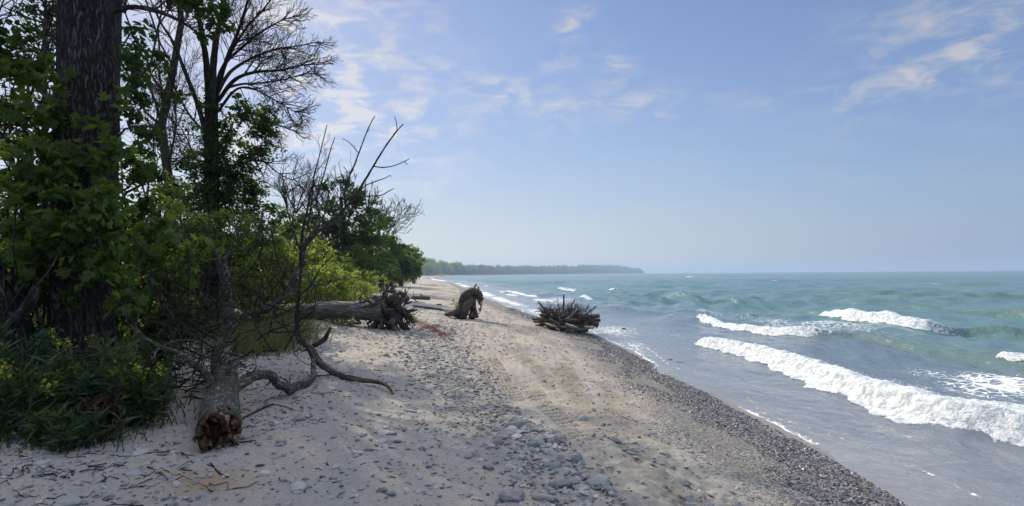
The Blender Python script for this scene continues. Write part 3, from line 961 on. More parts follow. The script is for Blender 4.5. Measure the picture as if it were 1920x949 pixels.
# ------------------------------------------------------------------ the big tree on the left
def big_tree():
    r = np.random.default_rng(11)
    base = onground(-5.2, 6.55)
    e = thing('tree', base, 'huge deeply furrowed trunk at the left, taller than the picture, wrapped in broad leaves', 'tree')
    mb = MB()
    pts = np.array([P(158, 740, 6.5), P(157, 650, 6.5), P(160, 520, 6.5), P(163, 350, 6.5), P(167, 180, 6.5), P(169, 40, 6.5), P(172, -150, 6.5), P(178, -400, 6.6), P(182, -700, 6.7), P(185, -1000, 6.8)])
    pts[0, 2] = base[2] - .25
    pth = smooth_path(pts, 24)
    rad = np.interp(np.linspace(0, 1, len(pth)), [0, .06, .15, .35, .6, 1], [.50, .38, .33, .32, .31, .2])
    tube(mb, pth, rad, 90, rough=.045, lump=.06, seed=4)
    mb.build('trunk', M_oak, e, base, smooth=True)
    br = MB(); fo = MB()
    tips = []
    # limb that leaves the trunk near the top of the picture
    limb = px_path([(215, 22, 6.4), (245, 13, 6.2), (290, 20, 6.0), (335, 38, 5.9), (372, 62, 5.8)])
    tube(br, limb, np.linspace(.035, .012, len(limb)), 8, lump=.1)
    for k in range(16):
        q = limb[8 + k % 12]
        grow(br, q, (r.normal() * .6 + .3, r.normal() * .6, -.2 + r.random() * 1.0), .45, .007, 1, r, tips=tips, minr=.002)
    foliage(fo, [(395, 45, 5.8, 38, 30), (365, 5, 5.8, 45, 26), (255, 70, 6.2, 22, 38), (268, 150, 6.3, 24, 26), (255, 215, 6.4, 26, 32), (265, 300, 6.5, 32, 45), (262, 385, 6.6, 34, 45), (300, 330, 6.8, 22, 22), (420, 12, 5.7, 24, 16), (285, 250, 6.8, 24, 30), (245, 180, 6.3, 20, 40), (290, 110, 6.8, 22, 26), (240, 110, 6.4, 20, 30), (330, 175, 7, 18, 14)],
            .08, 'leaf', 2.7, clr=.30, up=.35, r=r, tw=br, twr=.006)
    for (px, py) in ((262, 150), (255, 230), (262, 330), (265, 390), (300, 330)):
        tube(br, wpath(P(215, py + 60, 6.5), P(px, py, 6.4), .08, 7, r), np.linspace(.022, .006, 7), 6, cap=False)
    br.build('branch', M_bark, e, base, smooth=True)
    fo.build('foliage', L_dark, e, base)
    # crown above the picture
    cr = MB(); cw = MB()
    top = pth[-1]
    for k in range(11):
        a = k * 2.4; h = .64 + .36 * k / 11
        s0 = pth[int(len(pth) * h) - 1]
        grow(cw, s0, (math.cos(a), math.sin(a), .5), 2.8, .11, 2, r, tips=tips, kids=(3, 5))
        bc = s0 + np.array([math.cos(a) * 2.4, math.sin(a) * 2.4, 1.6])
        cc = clumps(bc, (1.5, 1.5, 1.0), 30, r)
        w_ = r.integers(0, 30, 1500)
        leaves(cr, cc[w_] + r.normal(size=(1500, 3)) * (.3, .3, .18), .14, 'oval', .5, r=r)
    cw.build('limb', M_bark, e, base, smooth=True)
    cr.build('crown', L_dark, e, base)
    # creeper leaves climbing the trunk and hiding its middle
    cv = MB(); cs = MB()
    foliage(cv, [(108, 215, 6.05, 34, 30), (130, 290, 6.0, 60, 50), (200, 345, 6.0, 45, 38), (150, 400, 5.95, 70, 60), (215, 420, 6.0, 45, 55), (140, 480, 6.0, 70, 50), (215, 505, 6.05, 50, 50), (235, 565, 6.1, 42, 40), (120, 555, 6.1, 20, 22), (165, 235, 6.05, 24, 14), (210, 270, 6.0, 22, 40), (218, 190, 6.05, 12, 34), (112, 150, 6.05, 12, 30)],
            .105, 'lobed', 2.6, clr=.3, up=.25, r=r, tw=cs, twr=.006, shell=.6)
    for k in range(7):
        x0 = 110 + 18 * k
        p_ = px_path([(x0, 735, 6.05), (x0 + 8 * math.sin(k), 600, 6.08), (x0 + 12 * math.cos(k), 450, 6.08), (x0 + 10, 300, 6.08), (x0 + 5, 215, 6.1)], 5)
        tube(cs, p_, np.linspace(.012, .005, len(p_)), 5, cap=False)
    cs.build('creeper_stem', M_bark, e, base, smooth=True)
    cv.build('creeper', L_mid, e, base)


big_tree()


def leaning_tree():
    r = np.random.default_rng(12)
    base = onground(-5.45, 5.8)
    e = thing('tree', base, 'furrowed trunk cut by the left edge, leaning away, with a broken bare limb', 'tree')
    mb = MB()
    pts = np.array([P(12, 760, 5.75), P(5, 690, 5.75), P(-12, 610, 5.8), P(-45, 520, 5.9), P(-75, 380, 6.0), P(-110, 150, 6.2), P(-140, -200, 6.3), P(-150, -600, 6.4)])
    pts[0, 2] = base[2] - .2
    pth = smooth_path(pts, 14)
    tube(mb, pth, np.interp(np.linspace(0, 1, len(pth)), [0, .12, .3, 1], [.34, .275, .25, .14]), 60, rough=.05, lump=.08, seed=9)
    mb.build('trunk', M_oak, e, base, smooth=True)
    b = MB()
    p_ = px_path([(-12, 665, 5.5), (8, 632, 5.45), (30, 600, 5.4), (52, 575, 5.35), (66, 548, 5.3), (70, 538, 5.3)])
    tube(b, p_, np.interp(np.linspace(0, 1, len(p_)), [0, .3, 1], [.10, .065, .035]), 14, rough=.06, lump=.12)
    grow(b, p_[-3], (.3, .1, .9), .5, .012, 1, r)
    b.build('limb', M_oak, e, base, smooth=True)
    cr = MB(); cw = MB()
    foliage(cr, [(-60, 60, 6.2, 70, 70), (-90, -150, 6.3, 120, 90), (10, -60, 6.4, 70, 50), (20, 60, 6.5, 60, 34)], .09, 'leaf', 2.0, r=r, tw=cw, twr=.01, root=pth[60])
    cw.build('branch', M_bark, e, base, smooth=True)
    cr.build('crown', L_dark, e, base)


leaning_tree()

# broad-leaved shrubs in front of and beside the big trunk
shrub('shrub', 'tall broad-leaved shrub filling the left edge beside the huge trunk', 'shrub',
      [(45, 215, 6.0, 75, 48), (30, 300, 5.9, 70, 60), (70, 350, 5.9, 60, 60), (40, 430, 6.0, 80, 70), (85, 480, 6.1, 50, 60), (40, 545, 6.3, 60, 50), (20, 130, 6.3, 55, 45), (75, 130, 6.6, 35, 26)], .11, L_mid, 'lobed', 2.5, seed=21, up=.3, shell=.6)
shrub('shrub', 'broad-leaved shrub just right of the huge trunk, behind the fallen tree\'s left branches', 'shrub',
      [(285, 440, 7.0, 42, 60), (320, 520, 7.2, 50, 60), (275, 540, 7.0, 45, 60), (350, 470, 7.6, 40, 50), (300, 610, 7.2, 60, 48), (240, 630, 6.8, 40, 40), (345, 570, 7.6, 40, 45)], .10, L_mid, 'lobed', 2.6, seed=22, up=.3)
shrub('shrub', 'low leafy bush between the leaning trunk and the huge trunk', 'shrub',
      [(75, 600, 7.2, 36, 60), (60, 680, 7.0, 46, 46), (100, 640, 8.0, 30, 50)], .075, L_mid, 'leaf', 2.4, seed=23)
# the bank of shrubs that runs along the top of the beach
for k_, (lb_, bl_, ls_, lm_) in enumerate((
        ('dense sunlit shrub at the top of the beach, over the middle of the bleached log', [(600, 545, 19, 40, 24), (640, 535, 21, 36, 26)], .09, L_mid),
        ('mid green shrub behind the left end of the bleached log', [(540, 560, 17, 34, 34), (565, 530, 18, 34, 36)], .09, L_mid),
        ('tall green shrub against the dark tree with bare twigs', [(600, 500, 27, 44, 40), (645, 505, 29, 40, 26)], .13, L_mid),
        ('light green shrub sloping down to the beach in the third row of the bank', [(690, 520, 36, 36, 15), (665, 510, 33, 30, 20)], .14, L_lime),
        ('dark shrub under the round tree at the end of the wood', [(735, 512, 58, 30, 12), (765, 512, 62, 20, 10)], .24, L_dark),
        ('olive shrub between the ivy-covered tree and the leafless saplings', [(510, 500, 14.5, 36, 44), (500, 560, 13.5, 40, 36)], .08, L_mid))):
    shrub('shrub', lb_, 'shrub', bl_, ls_, lm_, 'leaf', 2.0, seed=300 + k_, clr=.22)
# depth of green behind
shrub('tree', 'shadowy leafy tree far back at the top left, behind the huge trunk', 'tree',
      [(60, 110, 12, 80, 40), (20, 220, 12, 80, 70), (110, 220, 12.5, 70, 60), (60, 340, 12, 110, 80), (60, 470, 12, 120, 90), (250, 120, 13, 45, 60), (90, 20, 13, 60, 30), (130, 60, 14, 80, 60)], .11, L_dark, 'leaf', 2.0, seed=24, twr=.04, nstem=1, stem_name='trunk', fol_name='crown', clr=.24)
shrub('tree', 'dark leafy tree behind the huge trunk, showing to its right', 'tree',
      [(250, 330, 11, 60, 60), (300, 420, 11, 60, 60), (255, 470, 11, 70, 60), (320, 360, 12, 36, 36), (350, 440, 12, 50, 50), (250, 570, 10.5, 100, 70), (340, 560, 11, 70, 70)], .10, L_mid, 'leaf', 2.2, seed=25, twr=.03, nstem=1, stem_name='trunk', fol_name='crown', clr=.26)
shrub('shrub', 'yellow-green sunlit bush above the fork of the small grey tree', 'shrub',
      [(370, 425, 12.2, 60, 34), (430, 410, 12.4, 50, 26), (330, 400, 12.6, 30, 26), (400, 455, 12.3, 50, 24), (465, 440, 12.6, 30, 28)], .085, L_lime, 'leaf', 2.0, seed=26, clr=.24)
shrub('shrub', 'yellow-green bush with light falling through, right of the small grey tree', 'shrub',
      [(480, 490, 12.5, 48, 36), (520, 455, 13, 34, 34), (455, 530, 12.2, 40, 44), (505, 545, 12.4, 44, 40), (545, 500, 13.2, 34, 36), (480, 590, 11.8, 50, 34)], .08, L_lime, 'leaf', 1.8, seed=27, clr=.24)
shrub('shrub', 'dark green bush rising under the ivy-covered tree', 'shrub',
      [(470, 390, 15.5, 50, 50), (500, 460, 15.8, 46, 50), (540, 440, 17, 34, 34), (545, 520, 17, 40, 44), (430, 370, 15.5, 50, 40), (510, 420, 15.5, 34, 44), (350, 480, 14.5, 80, 60), (440, 480, 15, 80, 60), (520, 510, 16, 50, 60)], .10, L_dark, 'leaf', 2.6, seed=28, clr=.24)
shrub('shrub', 'tall thicket shrub at the left edge behind the leaning trunk', 'shrub',
      [(20, 600, 10.5, 70, 80), (90, 560, 10.5, 60, 80), (180, 620, 10, 80, 70), (60, 700, 9.5, 90, 50)], .09, L_mid, 'leaf', 2.6, seed=29)
shrub('shrub', 'rounded yellow-green shrub left of the bleached log', 'shrub',
      [(585, 525, 20, 40, 34), (560, 560, 18.5, 26, 26), (620, 520, 23, 34, 26), (590, 480, 22, 34, 36), (555, 470, 20, 30, 50)], .11, L_lime, 'leaf', 2.2, seed=30, clr=.22)
shrub('shrub', 'bright shrub spilling onto the sand behind the root end of the bleached log', 'shrub',
      [(655, 528, 25, 42, 26), (690, 546, 24.5, 30, 16), (640, 555, 22, 44, 16), (620, 545, 23, 40, 24)], .10, L_lime, 'leaf', 2.4, seed=31, clr=.2)
shrub('shrub', 'green shrub in the second row behind the bleached log', 'shrub',
      [(640, 500, 32, 34, 18), (680, 515, 36, 40, 13), (610, 490, 30, 30, 24)], .15, L_mid, 'leaf', 2.4, seed=32, clr=.2)
shrub('shrub', 'low bright bush where the beach narrows, left of the far small bush', 'shrub',
      [(705, 515, 52, 34, 9), (735, 522, 62, 24, 7), (690, 505, 48, 26, 10)], .2, L_lime, 'leaf', 2.4, seed=33, clr=.2)
shrub('shrub', 'small round bush at the sand\'s edge, farthest one before the dark tree', 'shrub',
      [(757, 513, 78, 10, 13), (740, 505, 75, 9, 14)], .25, L_lime, 'leaf', 2.4, seed=34, clr=.2)
shrub('shrub', 'small tuft of green leaves under the bleached log', 'shrub',
      [(650, 604, 14.9, 26, 9), (625, 602, 15.2, 14, 6)], .06, L_mid, 'leaf', 2.2, seed=35, twr=.006)
shrub('shrub', 'small green tuft at the foot of the root mass, beside the red rootlets', 'shrub',
      [(775, 598, 15.4, 12, 7), (762, 590, 15.6, 8, 8)], .06, L_mid, 'leaf', 1.8, seed=36, twr=.005)
shrub('shrub', 'yellowish tuft beside the upright root stump', 'shrub',
      [(854, 570, 21.5, 7, 10)], .09, L_lime, 'leaf', 2.0, seed=37, twr=.006)


# ------------------------------------------------------------------ ivy-covered tree with a bare fan of branches
def ivy_tree():
    r = np.random.default_rng(41)
    Y = 15.3
    base = onground(P(400, 600, Y)[0], Y)
    e = thing('tree', base, 'tall tree with ivy round its trunk and a bare fan of branches reaching right', 'tree')
    mb = MB()
    pts = [P(402, 640, Y), P(400, 560, Y), P(396, 450, Y), P(397, 350, Y), P(396, 270, Y), P(397, 180, Y)]
    pts[0][2] = base[2] - .3
    pth = smooth_path(pts, 10)
    tube(mb, pth, np.linspace(.25, .17, len(pth)), 20, rough=.05, lump=.08)
    mb.build('trunk', M_bark, e, base, smooth=True)
    limbs = [
        ([(388, 260), (372, 200), (345, 130), (325, 80), (300, 40), (278, -10)], .10, 2),
        ([(392, 200), (387, 120), (378, 60), (366, 0), (355, -80), (350, -200)], .12, 3),
        ([(396, 190), (402, 100), (410, 50), (425, -20), (440, -120), (450, -260)], .13, 3),
        ([(402, 190), (422, 120), (448, 55), (468, -10), (500, -110)], .09, 3),
        ([(402, 170), (420, 122), (455, 88), (490, 60), (525, 40), (560, 28)], .07, 4),
        ([(405, 180), (432, 135), (475, 108), (520, 92), (560, 86), (600, 78)], .07, 4),
        ([(408, 190), (440, 150), (480, 135), (525, 132), (570, 122), (618, 120)], .075, 4),
        ([(425, 165), (452, 158), (485, 156), (530, 150), (575, 138), (612, 140)], .05, 4),
        ([(408, 210), (440, 170), (470, 165), (505, 182), (545, 205), (590, 225)], .05, 3),
        ([(400, 240), (440, 215), (480, 225), (520, 235), (560, 250)], .04, 3),
        ([(404, 170), (428, 108), (462, 52), (500, 10), (530, -30)], .07, 4),
        ([(385, 250), (355, 215), (330, 170), (315, 120)], .05, 2),
        ([(398, 300), (440, 310), (485, 300), (530, 330), (560, 340), (600, 350)], .035, 2),
        ([(400, 330), (370, 300), (345, 250), (320, 210)], .04, 2)]
    for pl, rd, dn in limbs:
        b = MB()
        yy = Y + r.normal() * .15
        dy = r.normal() * .5
        pp = px_path([(a, c, yy + dy * i) for i, (a, c) in enumerate(pl)], 6)
        tube(b, pp, np.linspace(rd * .8, rd * .15, len(pp)), 8, lump=.1, cap=False)
        n = len(pp)
        for j in range(int(9 * dn)):
            i = int(n * (.25 + .72 * r.random())); i = min(i, n - 2)
            dd = unit(pp[i + 1] - pp[i])
            side = unit(np.cross(dd, np.array([r.normal() * .35, 1 if r.random() < .5 else -1, r.normal() * .35])))
            dv = unit(dd * .75 + side * .55 + r.normal(size=3) * .2)
            ln = (1.25 - .75 * i / n) * (.6 + .5 * r.random())
            grow(b, pp[i], dv, ln, .014, 2, r, spread=.45, kids=(3, 4), up=.08, sides=4, curl=.22, ratio=.6, minr=.0045)
        b.build('branch', M_twig, e, base, smooth=True)
    iv = MB(); ivs = MB()
    foliage(iv, [(396, 560, Y - .4, 40, 60), (396, 450, Y - .4, 38, 70), (396, 350, Y - .4, 34, 60), (395, 270, Y - .3, 26, 60), (397, 210, Y - .3, 18, 36), (396, 400, Y - .7, 30, 90), (392, 310, Y - .5, 24, 60), (440, 330, Y - .3, 45, 60), (480, 290, Y - .3, 32, 40), (490, 225, Y, 34, 40), (455, 215, Y, 40, 30), (430, 260, Y, 30, 40), (475, 360, Y, 30, 34), (350, 370, Y, 36, 46), (352, 300, Y, 24, 36), (505, 260, Y, 20, 50), (440, 180, Y, 14, 10), (396, 175, Y, 12, 20)],
            .095, 'leaf', 3.0, clr=.26, r=r, tw=ivs, twr=.008)
    foliage(iv, [(330, 175, Y, 26, 16), (300, 120, Y, 22, 20), (340, 220, Y, 20, 12), (290, 70, Y, 18, 14), (445, 60, Y, 12, 8), (310, 260, Y, 26, 20), (280, 200, Y, 16, 16)], .09, 'leaf', .9, clr=.5, r=r)
    ivs.build('ivy_stem', M_bark, e, base, smooth=True)
    iv.build('ivy', L_dark, e, base)
    # leafy top above the picture
    cr = MB()
    foliage(cr, [(330, -150, Y, 130, 70), (455, -150, Y, 110, 70), (380, -260, Y, 190, 90), (520, -240, Y, 80, 60), (230, -110, Y, 90, 60), (400, -130, Y - 1.5, 110, 60), (300, -200, Y - 2, 150, 80)], .16, 'oval', 2.8, clr=.2, r=r)
    cr.build('crown', L_dark, e, base)


ivy_tree()


def small_grey_tree():
    r = np.random.default_rng(43)
    Y = 10.8
    base = onground(P(432, 640, Y)[0], Y)
    e = thing('tree', base, 'small grey forked tree without leaves behind the fallen tree', 'tree')
    m = MB()
    p0 = P(433, 650, Y); p0[2] = base[2] - .1
    p_ = smooth_path([p0, P(430, 600, Y), P(424, 560, Y), P(421, 520, Y), P(414, 488, Y)], 6)
    tube(m, p_, np.linspace(.13, .10, len(p_)), 14, rough=.05, lump=.12)
    m.build('trunk', M_snag, e, base, smooth=True)
    for pl, rd in (([(418, 500), (404, 492), (385, 482), (360, 478), (330, 465)], .05), ([(416, 492), (402, 472), (396, 450), (392, 425)], .06), ([(418, 488), (435, 472), (460, 468), (482, 458), (500, 440)], .045),
                   ([(424, 540), (432, 500), (436, 470), (450, 420)], .03), ([(402, 472), (385, 462), (365, 452)], .025)):
        b = MB()
        pp = px_path([(a, c, Y + r.normal() * .15) for a, c in pl], 5)
        tube(b, pp, np.linspace(rd, rd * .3, len(pp)), 9, lump=.12)
        for j in range(5):
            i = r.integers(len(pp) // 2, len(pp) - 1)
            grow(b, pp[i], unit(pp[i + 1] - pp[i]) + r.normal(size=3) * .6, .7, .012, 1, r)
        b.build('branch', M_snag, e, base, smooth=True)


small_grey_tree()


# ------------------------------------------------------------------ trees along the shore, going away
def bare_crown(mb, root, h, spread_, r, n=7, rad=.05, depth=3, minr=.012):
    n = 5
    for k in range(n):
        a = r.random() * 6.28
        grow(mb, root, (math.cos(a) * spread_, math.sin(a) * spread_, 1), h, rad, depth, r, spread=.5, kids=(2, 3), up=.12, sides=4, curl=.2, minr=minr * .6)


def leafy_tree(label, blobs, lsize, lm, seed, Yb=None, group=None, dens=3.4, bare=None, trunk_r=.2, shape='oval', clr=.2):
    r = np.random.default_rng(seed)
    c, rad = blob3(blobs[0])
    base = onground(c[0], c[1])
    e = thing('tree', base, label, 'tree', group)
    tr = MB()
    hgt = max(blob3(b)[0][2] + blob3(b)[1][2] for b in blobs)
    top = np.array([c[0] + r.normal() * .3, c[1], base[2] + (hgt - base[2]) * .8])
    pp = wpath(base - np.array([0, 0, .3]), top, .02, 8, r)
    tube(tr, pp, np.linspace(trunk_r, trunk_r * .35, 8), 10, lump=.1)
    tr.build('trunk', M_bark, e, base, smooth=True)
    f_, w_ = MB(), MB()
    foliage(f_, blobs, lsize, shape, dens, clr=clr, r=r, tw=w_, root=pp[3], twr=trunk_r * .12)
    if bare:
        for (px, py, Y, h) in bare:
            bare_crown(w_, P(px, py, Y), h, .55, r, 6, .05 * Y / 34, 3, .0006 * Y)
    w_.build('branch', M_twig, e, base, smooth=True)
    f_.build('crown', lm, e, base)
    return e


leafy_tree('dark tree at the middle left with bare grey twigs standing out of its top', [(645, 430, 34, 62, 60), (590, 470, 33, 40, 50), (560, 500, 32, 50, 40), (620, 480, 33, 60, 50), (605, 410, 34, 34, 44), (690, 440, 34, 40, 50), (660, 375, 34, 42, 36), (650, 500, 32, 80, 34), (705, 395, 35, 24, 30), (610, 350, 34, 18, 18), (640, 340, 34, 20, 16)], .22, L_dark, 51, bare=[(610, 400, 34, 1.8), (650, 380, 34, 1.7), (690, 400, 34, 1.5), (585, 420, 33, 1.6)], trunk_r=.28)
leafy_tree('leafy tree standing close behind the tree with bare twigs, reaching right', [(715, 432, 44, 32, 36), (705, 475, 43, 46, 46), (675, 485, 42, 50, 40), (735, 475, 45, 26, 38), (710, 505, 43, 50, 20)], .28, L_dark, 52, bare=[(705, 430, 44, 2.0)], trunk_r=.25)
leafy_tree('round dark tree at the right end of the near wood, over the far beach', [(752, 482, 62, 34, 36), (770, 492, 64, 24, 30), (735, 498, 60, 34, 26), (782, 485, 66, 12, 16), (784, 503, 66, 12, 14), (758, 508, 62, 24, 14), (778, 508, 66, 16, 12), (745, 512, 62, 26, 10), (772, 517, 65, 20, 9), (740, 521, 60, 30, 9), (755, 516, 63, 24, 10)], .34, L_dark, 53, trunk_r=.3)
leafy_tree('slightly paler tree peeping out right of the round dark tree', [(776, 476, 85, 22, 22), (786, 492, 88, 10, 18), (760, 470, 85, 22, 16), (770, 500, 85, 20, 20)], .45, L_mid, 54, trunk_r=.3)
leafy_tree('green tree behind the yellow-green shrubs, left of the tree with bare twigs', [(560, 440, 27, 40, 50), (540, 490, 26, 50, 40), (580, 500, 27, 40, 34)], .18, L_dark, 55, bare=[(555, 400, 27, 1.6)], trunk_r=.2)


leafy_tree('tall tree deep in the wood at left, its high crown above the picture', [(325, -95, 25, 78, 55), (200, -85, 25, 90, 60), (250, -190, 26, 150, 90), (90, -90, 24, 80, 60), (300, -150, 24, 80, 50)], .2, L_dark, 57, dens=2.4, trunk_r=.25, clr=.24)


def bare_tree(label, path, Y, seed, rd=.07, h=1.2, n=14, minr=.006, group=None):
    r = np.random.default_rng(seed)
    g = path[0]
    base = onground(P(g[0], g[1], Y)[0], Y)
    e = thing('tree', base, label, 'tree', group)
    m, b = MB(), MB()
    p0 = P(g[0], g[1], Y); p0[2] = base[2] - .2
    pp = smooth_path([p0] + [P(a, c, Y) for a, c in path[1:]], 7)
    tube(m, pp, np.linspace(rd, rd * .3, len(pp)), 7, lump=.1)
    m.build('trunk', M_twig, e, base, smooth=True)
    for j in range(n):
        i = int(len(pp) * (.4 + .58 * r.random())); i = min(i, len(pp) - 2)
        grow(b, pp[i], unit(pp[i + 1] - pp[i]) + r.normal(size=3) * .65, h * (.6 + .6 * r.random()), rd * .3, 2, r, kids=(3, 4), sides=4, minr=minr)
    b.build('branch', M_twig, e, base, smooth=True)


bare_tree('leafless sapling with pale forked stem, left of the tree with bare twigs', [(560, 560), (555, 480), (548, 430), (538, 390), (528, 350)], 20, 61, .06, 1.2, 20, .006)
bare_tree('second leafless sapling, a little right of the pale forked one', [(575, 560), (572, 470), (578, 420), (585, 370), (590, 320)], 21, 62, .055, 1.2, 20, .006)
bare_tree('dead tree with spread twigs above the far end of the near wood', [(712, 520), (712, 475), (722, 448), (735, 425), (750, 408)], 47, 63, .10, 2.0, 18, .018)
bare_tree('thin leafless tree in the sky gap beside the huge trunk', [(318, 500), (322, 400), (318, 310), (330, 230), (322, 150)], 13.5, 64, .045, 1.3, 26, .004)
bare_tree('twiggy leafless tree in front of the sky, far back at left', [(292, 500), (300, 380), (288, 280), (300, 180)], 16, 65, .05, 1.5, 26, .005)
bare_tree('slender leafless tree behind the shrub at the far left', [(85, 500), (82, 300), (84, 120), (86, -60)], 10, 66, .06, 1.4, 22, .004)

# ------------------------------------------------------------------ hazy trees down the shore
r_far = np.random.default_rng(71)
far_protos = []


def far_crown(mb, tr, base, h, wdt, r, q):
    tube(tr, wpath(base - np.array([0, 0, .5]), base + np.array([0, 0, h * .8]), .01, 4, r), np.linspace(.35, .12, 4), 5, cap=False)
    nl = r.integers(9, 13)
    for k in range(nl):
        c = base + np.array([r.normal() * wdt * .33, r.normal() * wdt * .33, h * (.12 + .73 * r.random())])
        rr = wdt * (.22 + .14 * r.random())
        n = int(3.2 * math.pi * rr * rr / (q * q * .42))
        cc = clumps(c, (rr, rr, rr * .8), 14, r)
        leaves(mb, cc[r.integers(0, 14, n)] + r.normal(size=(n, 3)) * rr * .25, q, 'oval', .4, r=r)


far_labels = {0: ('tree of the far treeline, beyond the round dark tree at the end of the wood', 'nearer trees of the hazy treeline'),
              1: ('pale hazy tree of the far treeline, left of the low headland', 'farther trees of the hazy treeline')}
nfar = 0
Yt = 118.0
while Yt < 1150:
    near_ = Yt < 420
    dd = 12 + r_far.random() * 10 + (3 if Yt < 300 else 0)
    base = onground(float(Xs(Yt)) - dd - (4 if Yt < 300 else 10), Yt)
    h = 9.5 + 6 * r_far.random() + np.interp(Yt, [400, 600, 900, 1150], [0, 7, 9, 6])
    if Yt < 300:
        h *= .75
    lb, gp = far_labels[0 if near_ else 1]
    e = thing('tree', base, lb, 'tree', gp)
    cm_, tm_ = MB(), MB()
    far_crown(cm_, tm_, base, h, h * .75, r_far, .5 if near_ else 1.0)
    tm_.build('trunk', M_bark, e, base, smooth=True)
    cm_.build('crown', L_mid, e, base)
    Yt *= 1.055 if near_ else 1.032
    nfar += 1
fw, ft = MB(), MB()
Yt = 900.0
while Yt < 2790:
    for row in range(3):
        base = onground(float(Xs(Yt)) - 22 - row * 14 - r_far.random() * 6, Yt, 0)
        base[2] = max(base[2], .5)
        if Yt > 2760:
            base[2] = 1.0
        env = np.interp(Yt, [900, 1300, 1700, 2200, 2450, 2700, 2790], [18, 19, 24, 36, 38, 26, 14])
        far_crown(fw, ft, base, env * (.62 + .5 * r_far.random() ** 1.5), 13, r_far, 2.2)
    Yt += 11 if Yt < 1700 else 7.5
o_ = fw.build('far_wood', L_dark)
tag(o_, 'long low wood covering the hazy headland on the horizon', 'wood', kind='stuff')
# woodland floor behind the shore thicket: deep leafy mass that closes the view under the crowns
ug, ut = MB(), MB()
r_ug = np.random.default_rng(77)
for k in range(330):
    Yk = 9 * (110 / 9) ** r_ug.random()
    dk = 13 + 14 * r_ug.random() + Yk * .02
    if Yk < 14:
        dk += 2
    x_ = float(Xs(Yk)) - dk
    z_ = float(ground(x_, Yk))
    hh = .7 + 1.3 * r_ug.random() + Yk * .012
    c = np.array([x_, Yk, z_ + hh * .5])
    q = .08 + Yk * .0035
    n = int(2.4 * 3.14 * 1.1 * hh / (q * q * .42))
    cc = clumps(c, (1.3, 1.3, hh), 16, r_ug)
    leaves(ug, cc[r_ug.integers(0, 16, n)] + r_ug.normal(size=(n, 3)) * .25, q, 'oval', .4, r=r_ug)
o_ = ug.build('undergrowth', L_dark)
tag(o_, 'deep green undergrowth closing the view beneath the trees', 'undergrowth', kind='stuff')
